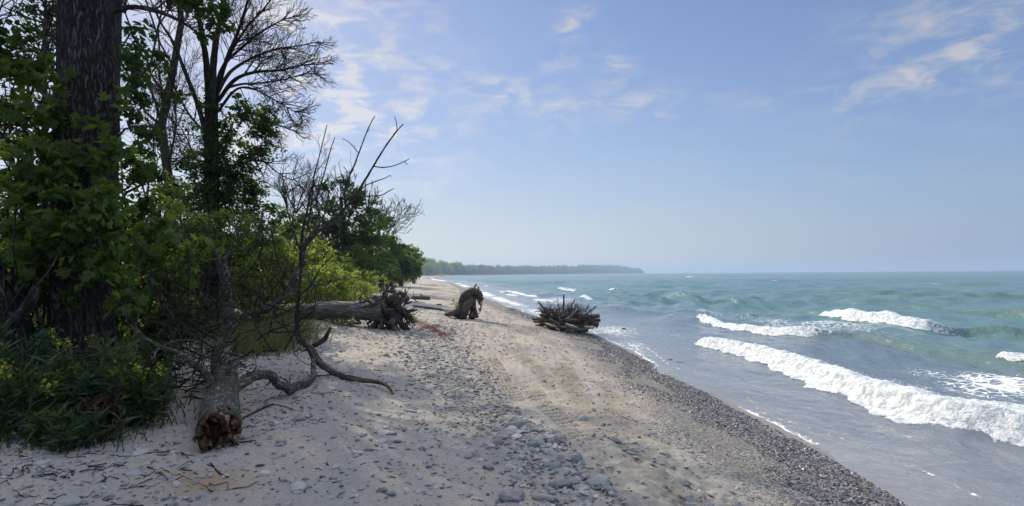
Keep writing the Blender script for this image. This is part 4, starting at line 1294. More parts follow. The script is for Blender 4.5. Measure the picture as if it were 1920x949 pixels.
# ------------------------------------------------------------------ fallen tree with rotten butt
def fallen_tree():
    r = np.random.default_rng(81)
    base = onground(-2.57, 4.85)
    e = thing('fallen_tree', base, 'mossy grey fallen tree with rotten orange butt end facing us and bare branches rising', 'fallen tree')
    m = MB()
    pp = px_path([(410, 806, 4.80), (410, 785, 5.02), (413, 757, 5.5), (418, 722, 6.5), (424, 692, 7.9), (420, 652, 9.2), (418, 634, 9.9)], 10)
    tube(m, pp, np.interp(np.linspace(0, 1, len(pp)), [0, .05, .15, .5, 1], [.155, .17, .165, .15, .115]), 44, rough=.06, lump=.12, seed=3, cap=False)
    m.build('trunk', M_snag, e, base, smooth=True)
    # the broken, hollow, rotten end
    b = MB()
    T = unit(pp[0] - pp[2]); N = unit(np.cross(T, (0, 0, 1))); B = np.cross(N, T)
    nr_, na = 14, 60
    rr = np.linspace(0, 1.04, nr_); an = np.linspace(0, 2 * np.pi, na, endpoint=False)
    RR, AA = np.meshgrid(rr, an, indexing='ij')
    nx = RR * np.cos(AA); ny = RR * np.sin(AA)
    hol = .10 * (fbm(nx * 2.2 + 9, ny * 2.2 + 4, 3, 5) - .35) * 2 + .05 * (vnoise(nx * 7 + 3, ny * 7, 8) - .5) * 2
    jag = (vnoise(np.cos(AA) * 5 + 7, np.sin(AA) * 5 + 2, 3) - .3) * .12 * sstep(.6, 1, RR)
    low = -.05 * ny                       # the lower lip sticks out towards us
    V = pp[1] + (RR * .17)[..., None] * (np.cos(AA)[..., None] * N + np.sin(AA)[..., None] * B) + (hol + jag - .02 + .07 * (1 - RR ** 2) + low * 2.2)[..., None] * T
    V = V.reshape(-1, 3)
    i = np.arange(nr_ - 1)[:, None] * na; j = np.arange(na)[None]; k = (j + 1) % na
    b.add(V, np.stack([i + j, i + na + j, i + na + k, i + k], -1).reshape(-1, 4))
    # slabs of rotten wood dropping off the rim
    for q in range(26):
        a = r.random() * 6.28
        s0 = pp[1] + .15 * (math.cos(a) * N + math.sin(a) * B) + T * .02
        e0 = s0 + T * (.06 + .12 * r.random()) + np.array([r.normal() * .02, r.normal() * .02, -.05 * r.random()])
        tube(b, wpath(s0, e0, .1, 4, r), [.028, .022, .014, .006], 6, lump=.3)
    b.build('rotten_end', m_rot, e, base, smooth=False)

    def limb(pts, rads, n=6, twigs=0, mat_=M_snag, name='branch', tl=.4, sides=12):
        q = MB()
        p_ = px_path(pts, n)
        if name == 'branch':
            rads = [x * .78 for x in rads]
            kn = np.stack([vnoise(np.arange(len(p_)) * .33, np.zeros(len(p_)) + a_, len(pts)) - .5 for a_ in (1.5, 4.5, 8.5)], 1)
            p_ = p_ + kn * rads[0] * .9 * np.sin(np.linspace(0, np.pi, len(p_)))[:, None] ** .5
        tube(q, p_, np.interp(np.linspace(0, 1, len(p_)), np.linspace(0, 1, len(rads)), rads), sides, rough=.07, lump=.24, seed=len(pts))
        if name == 'branch' and len(pts) > 4:
            for _ in range(9):
                i = int(len(p_) * r.random() * .95); i = min(i, len(p_) - 2)
                dd = unit(p_[i + 1] - p_[i]); sd_ = unit(np.cross(dd, r.normal(size=3)))
                tube(q, wpath(p_[i], p_[i] + sd_ * rads[0] * (1.3 + 2.2 * r.random()) + dd * .03, .1, 4, r), np.array([.45, .3, .2, .12]) * rads[0] * .8, 6, lump=.2)
        for _ in range(twigs):
            i = min(int(len(p_) * (.35 + .65 * r.random())), len(p_) - 2)
            grow(q, p_[i], unit(p_[i + 1] - p_[i]) + r.normal(size=3) * .6, tl * (.5 + .9 * r.random()), .0065, 1, r, kids=(1, 3), sides=4, curl=.45, minr=.0025)
        q.build(name, mat_, e, base, smooth=True)
        return p_
    limb([(412, 745, 5.7), (395, 716, 5.8), (372, 690, 5.75), (342, 670, 5.65), (304, 650, 5.6), (259, 630, 5.5)], [.06, .05, .045, .032, .02], twigs=7)
    limb([(304, 650, 5.6), (330, 640, 5.7), (367, 639, 5.9), (388, 652, 6.0)], [.018, .013, .006], twigs=3, tl=.25, sides=6)
    limb([(412, 725, 6.4), (402, 690, 6.8), (409, 648, 7.1), (430, 617, 7.3), (461, 592, 7.5), (506, 578, 7.7), (530, 557, 7.9), (548, 526, 8.0), (563, 500, 8.1), (568, 484, 8.1)], [.075, .06, .06, .055, .052, .05, .045, .04], twigs=12, tl=.7)
    limb([(506, 578, 7.7), (534, 560, 7.75), (562, 545, 7.8), (605, 533, 7.85), (652, 519, 7.9)], [.03, .022, .018, .010], twigs=3, tl=.3, sides=7)
    limb([(412, 750, 5.9), (420, 712, 6.2), (437, 686, 6.3), (448, 680, 6.4), (462, 690, 6.4)], [.05, .04, .03, .012], twigs=3, tl=.3)
    limb([(418, 768, 5.5), (440, 735, 5.7), (464, 712, 5.9), (496, 703, 6.2), (516, 711, 6.5), (526, 727, 6.6), (546, 731, 6.8), (570, 720, 7.1), (588, 700, 7.5), (587, 678, 8.0), (575, 650, 8.4), (562, 625, 8.6)], [.085, .075, .07, .065, .062, .06, .052, .045, .04, .04], twigs=8, tl=.35)
    limb([(566, 496, 8.1), (563, 530, 8.15), (560, 565, 8.3), (558, 600, 8.45), (560, 630, 8.5), (578, 650, 8.3), (600, 682, 8.0), (635, 703, 7.8), (670, 711, 7.65), (704, 716, 7.5), (726, 724, 7.35), (738, 740, 7.1)], [.03, .032, .04, .055, .07, .065, .055, .045, .035, .028, .014], twigs=9, tl=.35, mat_=M_dark_drift)
    limb([(590, 648, 8.2), (606, 637, 8.15), (616, 624, 8.1), (620, 613, 8.1)], [.05, .045, .035, .02], mat_=M_dark_drift)
    # the tall bare shoots against the sky
    S = .42
    for pl, rd in (
            ([(568, 500), (566, 480), (572, 462), (590, 440), (615, 420), (640, 398), (664, 370), (682, 342), (704, 305), (726, 270), (744, 246), (756, 233)], [.042, .035, .028, .022, .017, .012, .008]),
            ([(738, 252), (744, 244), (743, 230), (740, 219)], [.009, .007, .005]),
            ([(700, 312), (718, 314), (738, 311), (758, 303), (767, 298)], [.011, .008, .005]), ([(758, 303), (764, 309)], [.006, .004]),
            ([(648, 388), (646, 368), (650, 342), (662, 315), (674, 284), (688, 247), (697, 228), (703, 217)], [.018, .014, .011, .008, .006]),
            ([(672, 287), (660, 272), (650, 264), (641, 260)], [.008, .006, .004]), ([(688, 247), (694, 243)], [.006, .004]),
            ([(664, 372), (690, 368), (715, 366), (730, 358), (738, 354)], [.011, .009, .005]),
            ([(655, 382), (680, 352), (705, 340), (722, 334), (731, 329), (733, 333)], [.011, .008, .004]),
            ([(568, 484), (565, 460), (568, 430), (576, 395), (582, 365), (590, 325), (600, 288), (613, 234)], [.026, .020, .015, .012, .009, .006]),
            ([(580, 380), (592, 372), (602, 345), (612, 310), (620, 280), (628, 257)], [.011, .009, .006]), ([(620, 282), (627, 277)], [.005, .003]),
            ([(615, 420), (600, 405), (594, 385), (595, 360), (600, 330)], [.014, .010, .006]),
            ([(590, 440), (610, 400), (628, 385), (640, 365), (645, 330)], [.012, .009, .005]),
            ([(540, 522), (528, 505), (518, 480), (512, 450), (505, 415)], [.016, .012, .006]),
            ([(566, 480), (556, 450), (548, 420), (552, 380), (546, 345)], [.014, .010, .005])):
        k = 0.0
        limb([(a, c, 8.1 + S * math.sin(a * .02)) for a, c in pl], rd, 6, twigs=3 if pl[0][1] > 400 and pl[-1][1] > 300 else 0, mat_=M_twig, name='shoot', tl=.38, sides=6)
    # brittle brushwood at the back of the trunk
    q = MB()
    for _ in range(130):
        x0 = r.uniform(290, 410); y0 = r.uniform(560, 770); Y0 = r.uniform(6.0, 7.4)
        a = P(x0, y0, Y0); a[2] = max(a[2], float(ground(a[0], a[1])) + .02)
        dv = np.array([r.normal(), r.normal() * .5, r.normal() * .7 + .25])
        grow(q, a, dv, .5 + .6 * r.random(), .006 + .004 * r.random(), 1, r, kids=(1, 3), sides=4, curl=.5, minr=.002)
    for _ in range(60):
        x0 = r.uniform(290, 570); y0 = r.uniform(530, 660)
        grow(q, P(x0, y0, 7.4), (r.normal(), r.normal() * .4, r.normal() * .6 + .3), .8, .012, 2, r, kids=(2, 3), sides=4, curl=.5, minr=.0025)
    q.build('brushwood', M_twig, e, base, smooth=True)


fallen_tree()


def ground_stick(pts, rads, label, m_=M_dark_drift, fork=None, group=None):
    r = np.random.default_rng(len(label))
    q = MB()
    w_ = []
    for (px, py) in pts:
        g = G(px, py); g = onground(g[0], g[1], rads[0] * .8); w_.append(g)
    p_ = smooth_path(w_, 6)
    tube(q, p_, np.interp(np.linspace(0, 1, len(p_)), np.linspace(0, 1, len(rads)), rads), 7, lump=.12)
    if fork:
        f_ = [onground(*G(a, b)[:2], rads[-1] + dz) for a, b, dz in fork]
        tube(q, smooth_path(f_, 5), [rads[0] * .7, rads[-1] * .7], 6, lump=.1)
    return tag(q.build('stick', m_, None, p_[0], smooth=True), label, 'stick', group)


ground_stick([(456, 785), (475, 773), (496, 764), (512, 758)], [.014, .012, .007], 'thin forked stick lying right of the rotten butt end', fork=[(492, 765, .01), (515, 762, .03), (551, 771, .01)])
ground_stick([(548, 790), (568, 787), (586, 783)], [.007, .006, .004], 'short dark stick alone on the shaded sand right of the forked stick')
ground_stick([(440, 836), (462, 835), (480, 833)], [.008, .007, .005], 'short straight stick just right of the rotten butt end')
ground_stick([(585, 705), (640, 700), (552, 712)][0:2], [.012, .006], 'thin stick beside the curved limb on the sand')
ground_stick([(1160, 788), (1180, 796), (1192, 805)], [.010, .008], 'pale bent stick on the sunlit sand right of the tyre tracks', M_pale)
ground_stick([(60, 905), (130, 885), (200, 870)], [.009, .007, .004], 'long thin twig on the gravel at the bottom left')
ground_stick([(395, 868), (410, 884), (428, 893)], [.007, .005], 'reddish root trailing below the rotten butt end', m_rot)
ground_stick([(255, 850), (300, 846), (345, 852)], [.007, .004], 'thin twig between the weeds and the rotten butt end')


def bare_twig():
    r = np.random.default_rng(5)
    q = MB()
    p_ = px_path([(52, 657, 5.2), (80, 656, 5.2), (120, 658, 5.25), (165, 660, 5.3), (205, 666, 5.4)], 5)
    tube(q, p_, np.linspace(.012, .008, len(p_)), 6, lump=.15)
    p2 = wpath(p_[0], onground(p_[0][0] - .5, 5.3), .05, 6, r)
    tube(q, p2, np.linspace(.012, .012, 6), 6)
    p3 = wpath(p_[-1], P(235, 700, 5.6), .05, 6, r)
    tube(q, p3, np.linspace(.008, .004, 6), 6)
    tag(q.build('dead_branch', M_bark, None, p_[0], smooth=True), 'thin bare branch running level across the foot of the huge trunk', 'branch')


bare_twig()


# ------------------------------------------------------------------ bleached log with its root plate
def root_log():
    r = np.random.default_rng(91)
    base = onground(-3.9, 15.0)
    e = thing('driftwood_log', base, 'big bleached grey log with a tangled root plate at its right end', 'log')
    m = MB()
    Y0 = 15.4
    pts = [P(545, 590, 16.0), P(575, 586, 15.8), P(610, 582, 15.6), P(650, 582, 15.4), P(690, 582, 15.2), P(725, 582, 15.1)]
    pp = smooth_path(pts, 8)
    tube(m, pp, np.interp(np.linspace(0, 1, len(pp)), [0, .2, .6, .8, 1], [.23, .25, .25, .29, .36]), 40, rough=.05, lump=.12, seed=2)
    m.build('trunk', M_drift, e, base, smooth=True)
    c = P(728, 582, 15.1)
    # roots: each twists out of the plate, some down into the sand, some up
    spec = [((700, 590), (650, 612), .06), ((705, 592), (688, 614), .05), ((715, 590), (708, 617), .07), ((722, 592), (726, 618), .07), ((735, 590), (742, 620), .08), ((742, 588), (765, 622), .08), ((745, 580), (778, 610), .06),
            ((742, 575), (775, 580), .06), ((740, 570), (772, 566), .06), ((735, 568), (760, 556), .05), ((728, 566), (745, 550), .05), ((720, 568), (722, 552), .05), ((712, 568), (700, 556), .05), ((706, 572), (672, 560), .05), ((700, 575), (664, 566), .05), ((745, 584), (772, 596), .06),
            ((735, 580), (750, 600), .05), ((722, 575), (735, 560), .05)]
    for (a, b_, rd) in spec:
        q = MB()
        s0 = P(a[0], a[1], 15.1 - .2 * r.random()); e0 = P(b_[0], b_[1], 15.0 + r.normal() * .35)
        e0[2] = max(e0[2], float(ground(e0[0], e0[1])) - .05)
        p_ = wpath(s0, e0, .13, 8, r)
        tube(q, smooth_path(p_, 3), np.linspace(rd * 1.25, rd * .3, 22), 9, rough=.08, lump=.25, seed=int(a[0]))
        for _ in range(4):
            i = r.integers(2, 7)
            grow(q, p_[i], unit(p_[i] - p_[i - 1]) + r.normal(size=3) * .8, .28 * (.6 + r.random()), .018, 1, r, kids=(1, 2), sides=5, curl=.8, minr=.006)
        q.build('root', M_drift if b_[1] > 590 and b_[0] < 760 else M_dark_drift, e, base, smooth=True)
    # gnarled plate the roots come from
    q = MB()
    for k in range(46):
        a = c + r.normal(size=3) * (.22, .18, .22)
        b2 = a + r.normal(size=3) * (.22, .18, .22)
        tube(q, wpath(a, b2, .25, 5, r), [.05, .065, .06, .05, .02], 7, rough=.1, lump=.3, seed=k)
    q.build('root_plate', M_dark_drift, e, base, smooth=True)


root_log()


def root_stump():
    r = np.random.default_rng(93)
    Y = 19.9
    base = onground(*P(880, 595, Y)[:2])
    e = thing('root_stump', base, 'dark upturned root stump standing on the beach like a hooked claw', 'stump')
    m = MB()
    # curved hood of the stump
    for pl, rd in (([(835, 590), (855, 585), (866, 570), (872, 556), (885, 547), (898, 550), (903, 560)], [.06, .12, .17, .18, .14, .10, .05]),
                   ([(850, 590), (866, 588), (874, 572), (880, 560), (892, 556), (900, 566)], [.08, .14, .15, .12, .09, .04]),
                   ([(884, 596), (887, 580), (888, 566), (890, 552)], [.13, .10, .09, .08]), ([(866, 596), (872, 582), (879, 570), (888, 560)], [.15, .17, .16, .10]), ([(860, 594), (868, 588), (876, 580)], [.10, .14, .10]),
                   ([(893, 595), (890, 580), (886, 566), (880, 556)], [.09, .07, .07, .06])):
        p_ = smooth_path([P(a, b, Y + r.normal() * .12) for a, b in pl], 6)
        p_[:, 2] = np.maximum(p_[:, 2], base[2] - .02)
        tube(m, p_, np.interp(np.linspace(0, 1, len(p_)), np.linspace(0, 1, len(rd)), rd), 16, rough=.08, lump=.2, seed=len(pl))
    m.build('trunk', M_dark_drift, e, base, smooth=True)
    for pl, rd in (([(892, 552), (893, 545), (890, 538), (894, 533)], .05), ([(895, 553), (898, 545), (897, 537)], .035), ([(897, 556), (903, 556), (906, 553)], .035), ([(898, 560), (904, 561), (907, 558)], .04),
                   ([(899, 566), (902, 574), (900, 583), (898, 578)], .04), ([(897, 570), (903, 571)], .03), ([(866, 560), (866, 552), (866, 546)], .010), ([(899, 564), (905, 566)], .03), ([(870, 592), (880, 590), (884, 596)], .04),
                   ([(895, 562), (901, 563), (905, 562)], .03)):
        q = MB()
        p_ = smooth_path([P(a, b, Y - .1 + r.normal() * .1) for a, b in pl], 5)
        tube(q, p_, np.linspace(rd, rd * .4, len(p_)), 7, rough=.08, lump=.25)
        for _ in range(2):
            grow(q, p_[len(p_) // 2], r.normal(size=3), .15, .012, 1, r, kids=(1, 2), sides=4, curl=.7, minr=.005)
        q.build('root', M_dark_drift, e, base, smooth=True)
    q = MB()
    w_ = [P(858, 587, Y), onground(*G(838, 584)[:2], .04), onground(*G(815, 581)[:2], .05), onground(*G(795, 578)[:2], .06), onground(*G(775, 575)[:2], .05)]
    w_[0][2] = max(w_[0][2], base[2] + .05)
    p_ = smooth_path(w_, 8)
    tube(q, p_, np.linspace(.08, .035, len(p_)), 9, lump=.2)
    q.build('long_root', M_dark_drift, e, base, smooth=True)


root_stump()


def small_log(pts, Y, rd, label, m_=M_dark_drift, name='driftwood_log', cat='log', nub=True):
    r = np.random.default_rng(int(pts[0][0]))
    q = MB()
    w_ = [onground(P(a, b, Y)[0], Y, rd * .7) for a, b in pts]
    p_ = smooth_path(w_, 8)
    tube(q, p_, np.interp(np.linspace(0, 1, len(p_)), [0, .2, .8, 1], [rd * .5, rd, rd, rd * .7]), 14, rough=.08, lump=.2)
    if nub:
        tube(q, wpath(p_[-6], p_[-6] + np.array([-.25, -.05, .28]), .1, 5, r), [rd * .6, rd * .5, rd * .4, rd * .3, rd * .15], 7, lump=.2)
    return tag(q.build(name, m_, None, p_[0], smooth=True), label, cat)


small_log([(771, 560), (788, 560), (806, 561)], 34.0, .14, 'short dark log lying on the sand beyond the root plate')
small_log([(818, 570), (828, 570)], 28.6, .05, 'small dark stub of wood on the sand left of the claw-like stump', nub=False)


# ------------------------------------------------------------------ driftwood heap at the water's edge
def drift_heap():
    r = np.random.default_rng(95)
    Y = 19.4
    base = np.array([P(1062, 615, Y)[0], Y, .03])
    e = thing('driftwood_heap', base, 'heap of broken branches and a splayed root wad at the water\'s edge', 'driftwood')
    c = P(1062, 590, Y)
    # root wad: a basket of roots splaying up from a low centre
    hub = P(1060, 608, Y); hub[2] = max(hub[2], .2)
    q = MB()
    for k in range(26):
        a = hub + r.normal(size=3) * (.28, .25, .08)
        b2 = a + r.normal(size=3) * (.35, .25, .12)
        b2[2] = max(b2[2], .1)
        tube(q, wpath(a, b2, .15, 5, r), [.06, .09, .09, .07, .03], 8, rough=.1, lump=.25, seed=k)
    q.build('root_plate', M_dark_drift, e, base, smooth=True)
    for k in range(26):
        a = r.random() * 6.28
        q = MB()
        s0 = hub + np.array([math.cos(a) * .25, math.sin(a) * .25, 0])
        tip = hub + np.array([math.cos(a) * (.75 + .25 * r.random()), math.sin(a) * (.55 + .2 * r.random()), .35 + .27 * r.random()])
        p_ = wpath(s0, tip, .14, 7, r, sag=-.12)
        tube(q, p_, np.linspace(.05, .014, 7), 7, rough=.05, lump=.2)
        for _ in range(4):
            i = r.integers(3, 7)
            grow(q, p_[i], np.array([r.normal(), r.normal() * .7, .3 + r.normal() * .4]), .32 * (.5 + r.random()), .012, 1, r, kids=(1, 3), sides=4, curl=.7, minr=.005)
        q.build('root', M_dark_drift, e, base, smooth=True)
    # thatch of fine rootlets along the rim
    q = MB()
    for k in range(230):
        a = r.random() * 6.28; rr = .25 + .72 * r.random()
        s0 = hub + np.array([math.cos(a) * rr, math.sin(a) * rr * .7, .34 + .22 * r.random()])
        grow(q, s0, r.normal(size=3) * (1, 1, .5), .22 + .2 * r.random(), .009, 1, r, kids=(1, 2), sides=3, curl=.8, minr=.004)
    q.build('rootlets', M_drift, e, base, smooth=True)
    poles = [  # (x0,y0)-(x1,y1), depth offset, radii, material
        (1009, 566, 1030, 592, -.3, .035, M_dark_drift), (1057, 552, 1056, 590, .1, .033, M_dark_drift), (1078, 562, 1066, 585, -.1, .03, M_dark_drift), (1117, 575, 1095, 592, .2, .025, M_dark_drift),
        (1045, 560, 1047, 580, .2, .012, M_dark_drift), (1103, 571, 1098, 586, 0, .02, M_dark_drift), (1124, 592, 1060, 602, -.5, .09, M_dark_drift), (1085, 580, 1062, 600, -.6, .06, M_drift),
        (998, 598, 1040, 604, -.3, .055, M_dark_drift), (1000, 603, 1036, 600, .3, .05, M_dark_drift), (1022, 607, 1046, 613, -.7, .05, M_pale), (1060, 608, 1082, 615, -.8, .055, M_pale), (1096, 613, 1112, 615, -.7, .05, M_pale),
        (1045, 613, 1102, 619, -.8, .075, M_dark_drift), (1050, 618, 1098, 612, -.5, .07, M_dark_drift), (1090, 600, 1121, 612, -.2, .08, M_dark_drift), (1080, 606, 1122, 606, .2, .07, M_dark_drift),
        (1100, 604, 1119, 596, .4, .06, M_dark_drift), (1006, 595, 1030, 599, 0, .03, M_drift), (1085, 622, 1102, 618, -.8, .05, M_dark_drift), (1020, 600, 1080, 606, .1, .05, M_dark_drift), (1040, 583, 1052, 604, -.5, .04, M_drift), (1030, 598, 1050, 610, -.5, .05, M_dark_drift)]
    for _ in range(38):
        x0 = r.uniform(1002, 1100); y0 = r.uniform(588, 616); L_ = r.uniform(14, 40); a_ = r.normal() * .45
        poles.append((x0, y0, min(x0 + L_ * math.cos(a_), 1126), y0 + L_ * math.sin(a_) * .6, r.normal() * .45, r.uniform(.018, .05), [M_dark_drift, M_dark_drift, M_drift, M_dark_drift][_ % 4]))
    for (x0, y0, x1, y1, dy, rd, m_) in poles:
        a = P(x0, y0, Y + dy); b2 = P(x1, y1, Y + dy + r.normal() * .15)
        for v in (a, b2):
            v[2] = max(v[2], max(0.0, float(ground(v[0], v[1]))) + rd * .6)
        q = MB()
        p_ = wpath(a, b2, .03, 6, r)
        tube(q, p_, np.linspace(rd * .85, rd, 6), 9, rough=.05, lump=.15)
        q.build('pole', m_, e, base, smooth=True)


drift_heap()

# ------------------------------------------------------------------ stones
m_stone, t = mat('beach_stone')
pos = t.node('ShaderNodeNewGeometry', None, 0)
oi = t.node('ShaderNodeObjectInfo', None, 'Random') if False else t.n.new('ShaderNodeObjectInfo').outputs['Random']
ti = t.math('FRACT', t.math('ADD', t.attr('tint'), t.math('MULTIPLY', oi, 7.31)))
ti2 = t.math('FRACT', t.math('MULTIPLY', ti, 13.7))
n = t.noise(pos, 40, 4, .65)
c = t.mix(ti, (.12, .128, .142), (.44, .435, .42))
c = t.mix(t.math('GREATER_THAN', ti2, .80), c, (.34, .30, .24))
c = t.mix(t.math('GREATER_THAN', ti2, .93), c, (.50, .48, .45))
c = t.mix(t.ramp(t.noise(pos, 22, 4, .7), (.46, .62, 0, .45)), c, (.42, .40, .36))
c = t.mix(t.math('MULTIPLY', n, .5), c, t.mix(1, c, (.55, .55, .56), 'MULTIPLY'))
finish(t, principled(t, c, .75, bump(t, n, .5, .01), .3))
m_peb, t = mat('wet_pebble')
ti = t.attr('tint')
ti2 = t.math('FRACT', t.math('MULTIPLY', ti, 17.3))
c = t.mix(t.math('POWER', ti, 1.6), (.03, .037, .05), (.21, .22, .235))
c = t.mix(t.math('GREATER_THAN', ti2, .76), c, (.25, .21, .165))
c = t.mix(t.math('GREATER_THAN', ti2, .95), c, (.36, .34, .31))
finish(t, principled(t, c, .42, None, .5))

import bmesh
def ico(sub):
    bm = bmesh.new(); bmesh.ops.create_icosphere(bm, subdivisions=sub, radius=1)
    V = np.array([v.co for v in bm.verts]); Fc = np.array([[v.index for v in f.verts] for f in bm.faces]); bm.free()
    return V, Fc


I1, I2, I3 = ico(1), ico(2), ico(3)


def stone_shape(r, sub=I2, flat=.45, ang=.5):
    V, Fc = sub
    V = V.copy()
    # cut by a few random planes: gives facets like broken shale
    for _ in range(9):
        nrm = unit(r.normal(size=3)); h = .5 + .4 * r.random()
        dd = V @ nrm
        V = V - np.outer(np.clip(dd - h, 0, None), nrm) * ang * 1.6
    V = V * (1 + .10 * r.normal(size=(len(V), 1)) * (.5 if sub is not I3 else .2))
    V = V * np.array([1, .55 + .4 * r.random(), flat * (.5 + .7 * r.random())])
    return V, Fc


def scatter(mb, X, Y, S, r, variants, sink=.35, tilt=.25, tint=None):
    n = len(X)
    Z = ground(X, Y)
    which = r.integers(0, len(variants), n)
    az = r.random(n) * 6.28
    tx = r.normal(size=n) * tilt; ty = r.normal(size=n) * tilt
    ti = r.random(n) if tint is None else tint
    for k, (V, Fc) in enumerate(variants):
        m = np.where(which == k)[0]
        if not len(m):
            continue
        ca, sa = np.cos(az[m]), np.sin(az[m])
        v = V[None] * S[m][:, None, None]
        x = v[..., 0] * ca[:, None] - v[..., 1] * sa[:, None]
        y_ = v[..., 0] * sa[:, None] + v[..., 1] * ca[:, None]
        z = v[..., 2] + x * tx[m][:, None] + y_ * ty[m][:, None]
        zt = V[:, 2].max()
        W = np.stack([x + X[m][:, None], y_ + Y[m][:, None], z + (Z[m] + S[m] * zt * (1 - 2 * sink))[:, None]], -1).reshape(-1, 3)
        F_ = (Fc[None] + (np.arange(len(m)) * len(V))[:, None, None]).reshape(-1, 3)
        mb.add(W, F_, {'tint': np.repeat(ti[m], len(V))})


rs = np.random.default_rng(101)
small_v = [stone_shape(rs, ico(1), .45) for _ in range(10)]
# wet gravel belt along the lake
N = 60000
Yp = 2.6 * (34 / 2.6) ** rs.random(N)
dp = np.abs(rs.normal(size=N)) * .75 + .16 + .16 * sstep(7, 4, Yp)
keep = (dp < 2.3) & (rs.random(N) < np.clip(1.3 - Yp / 45, .25, 1))
# the belt breaks up landwards
keep &= (fbm((Xs(Yp) - dp) * 2.2, Yp * 1.1, 3, 182) > .33) | (rs.random(N) < .35)
keep &= (dp < .85) | (fbm((Xs(Yp) - dp) * 1.3, Yp * .8, 3, 82) > .44 + .14 * (dp - .85))
Yp, dp = Yp[keep], dp[keep]
Xp = Xs(Yp) - dp
Sp = (.005 + .017 * rs.random(len(Xp)) ** 3) * (1 + Yp * .035)
mb = MB()
scatter(mb, Xp, Yp, Sp, rs, small_v, .25, .3)
tag(mb.build('wet_gravel', m_peb), 'belt of small dark wet pebbles along the water\'s edge', 'gravel', kind='stuff')

# dry pebbles strewn over the sand
N = 60000
Yp = 2.6 * (26 / 2.6) ** rs.random(N)
dp = rs.uniform(1.8, 9.5, N)
Xp = Xs(Yp) - dp
cx = cobble_x(Yp)
dens = .07 + 1.2 * np.exp(-((Xp - cx) / (.42 + .02 * Yp)) ** 2) * np.interp(Yp, [2, 16, 19], [1, 1, .1])
dens += .20 * sstep(.5, .62, fbm(Xp * .9, Yp * .6, 3, 111)) * (dp > 4.6)
dens += .10 * (dp > 6.2) * (Yp < 6)
dens += .30 * np.exp(-((Xp - 1.75) / .16) ** 2) * (Yp < 4.6)
dens += .14 * sstep(.52, .64, fbm(Xp * 1.4, Yp * 1.1, 3, 113)) * (dp > 2.2)
dens *= 1 - .93 * ((np.abs(Xp - track_x(Yp)) < .24) | (np.abs(Xp - track_x(Yp) + .3) < .16) & (Yp > 6)) * (Yp < 11)
keep = rs.random(N) < dens
Xp, Yp = Xp[keep], Yp[keep]
Sp = (.009 + .028 * rs.random(len(Xp)) ** 2.2) * (1 + Yp * .02)
mb = MB()
scatter(mb, Xp, Yp, Sp, rs, small_v, .3, .25)
tag(mb.build('pebbles', m_stone), 'small grey pebbles strewn over the dry sand', 'pebbles', kind='stuff')

# single stones
mid_v = []
for k in range(12):
    V, Fc = stone_shape(rs, I2, .42)
    me_b = MB(); me_b.add(V, Fc)
    ob = me_b.build('stone', m_stone)
    mid_v.append(ob.data)
    bpy.data.objects.remove(ob)


REST = []
SMALLEST = {'stones strewn over the shaded sand': 12.5, 'cobbles of the lower heap': 19.0, 'cobbles of the upper band': 11.5, 'stones beside the wet gravel': 9.0}


def stone(px, py, wpx, label, group=None, var=None, flat=1.0, yaw=None, ang=None):
    g = G(px, py)
    s = wpx * .5 * g[1] / 1000.0
    on_track = abs(g[0] - float(track_x(g[1])) + .02) < .27 and g[1] < 9.5
    if group and (on_track or wpx < SMALLEST[group]):
        if not on_track:
            REST.append((g[0], g[1], s))
        return None
    k = rs.integers(0, len(mid_v)) if var is None else var
    o = bpy.data.objects.new('stone', mid_v[k])
    sc.collection.objects.link(o)
    z = float(ground(g[0], g[1]))
    o.location = (g[0], g[1], z + s * .08 * flat)
    o.scale = (s, s, s * flat)
    o.rotation_euler = (rs.normal() * .12, rs.normal() * .12, rs.random() * 6.28 if yaw is None else yaw)
    return tag(o, label, 'stone', group)


stone(670, 852, 27, 'blocky dark grey stone standing alone on the shaded sand below the middle', var=2, flat=1.6)
stone(735, 745, 20, 'dark rounded stone by the tip of the branch on the sand')
stone(825, 692, 17, 'pale smooth stone in the upper cobble band', var=4, flat=1.3)
stone(248, 890, 34, 'flat pale slab near the bottom left corner, right of the weeds')
stone(190, 862, 36, 'greenish-grey flat stone just below the weeds at the bottom left')
stone(262, 846, 34, 'bluish flat stone between the weeds and the rotten butt end')
stone(130, 940, 60, 'broad flat slab cut by the bottom edge at the far left')
stone(498, 888, 26, 'dark upright stone at the bottom, left of centre', flat=1.5)
stone(560, 915, 50, 'pale broad slab at the bottom, left of the sunlit patch')
stone(1040, 838, 40, 'large pale cobble at the top of the lower cobble heap', var=5, flat=1.2)
stone(1120, 908, 52, 'large flat cobble low in the cobble heap, nearest the tyre tracks', var=7, flat=1.1)
stone(1050, 915, 56, 'tilted split cobble in the middle of the lower cobble heap', var=3, flat=1.3)
stone(960, 936, 70, 'broad low slab cut by the bottom edge under the cobble heap')
stone(1020, 938, 50, 'grey slab beside the bottom edge, right of the broad low slab')
stone(915, 885, 26, 'white rounded stone left of the lower cobble heap', var=6, flat=1.4)
stone(975, 800, 32, 'long pale stone pointing towards the tyre tracks', var=1)
stone(930, 845, 40, 'pale ridge-shaped stone half buried on the shade line')
gA = 'stones strewn over the shaded sand'
for k in range(190):
    px, py = rs.uniform(20, 900), rs.uniform(760, 945)
    if py < 850 - .25 * (px - 300) * 0 and px < 330:
        py = rs.uniform(865, 945)
    if px > 330 and px < 480 and py < 860:
        px += 150
    stone(px, py, 8 + 22 * rs.random() ** 2.2 * (py / 900), 'flat grey stone among many like it on the shaded sand in the left foreground', gA)
gB = 'cobbles of the lower heap'
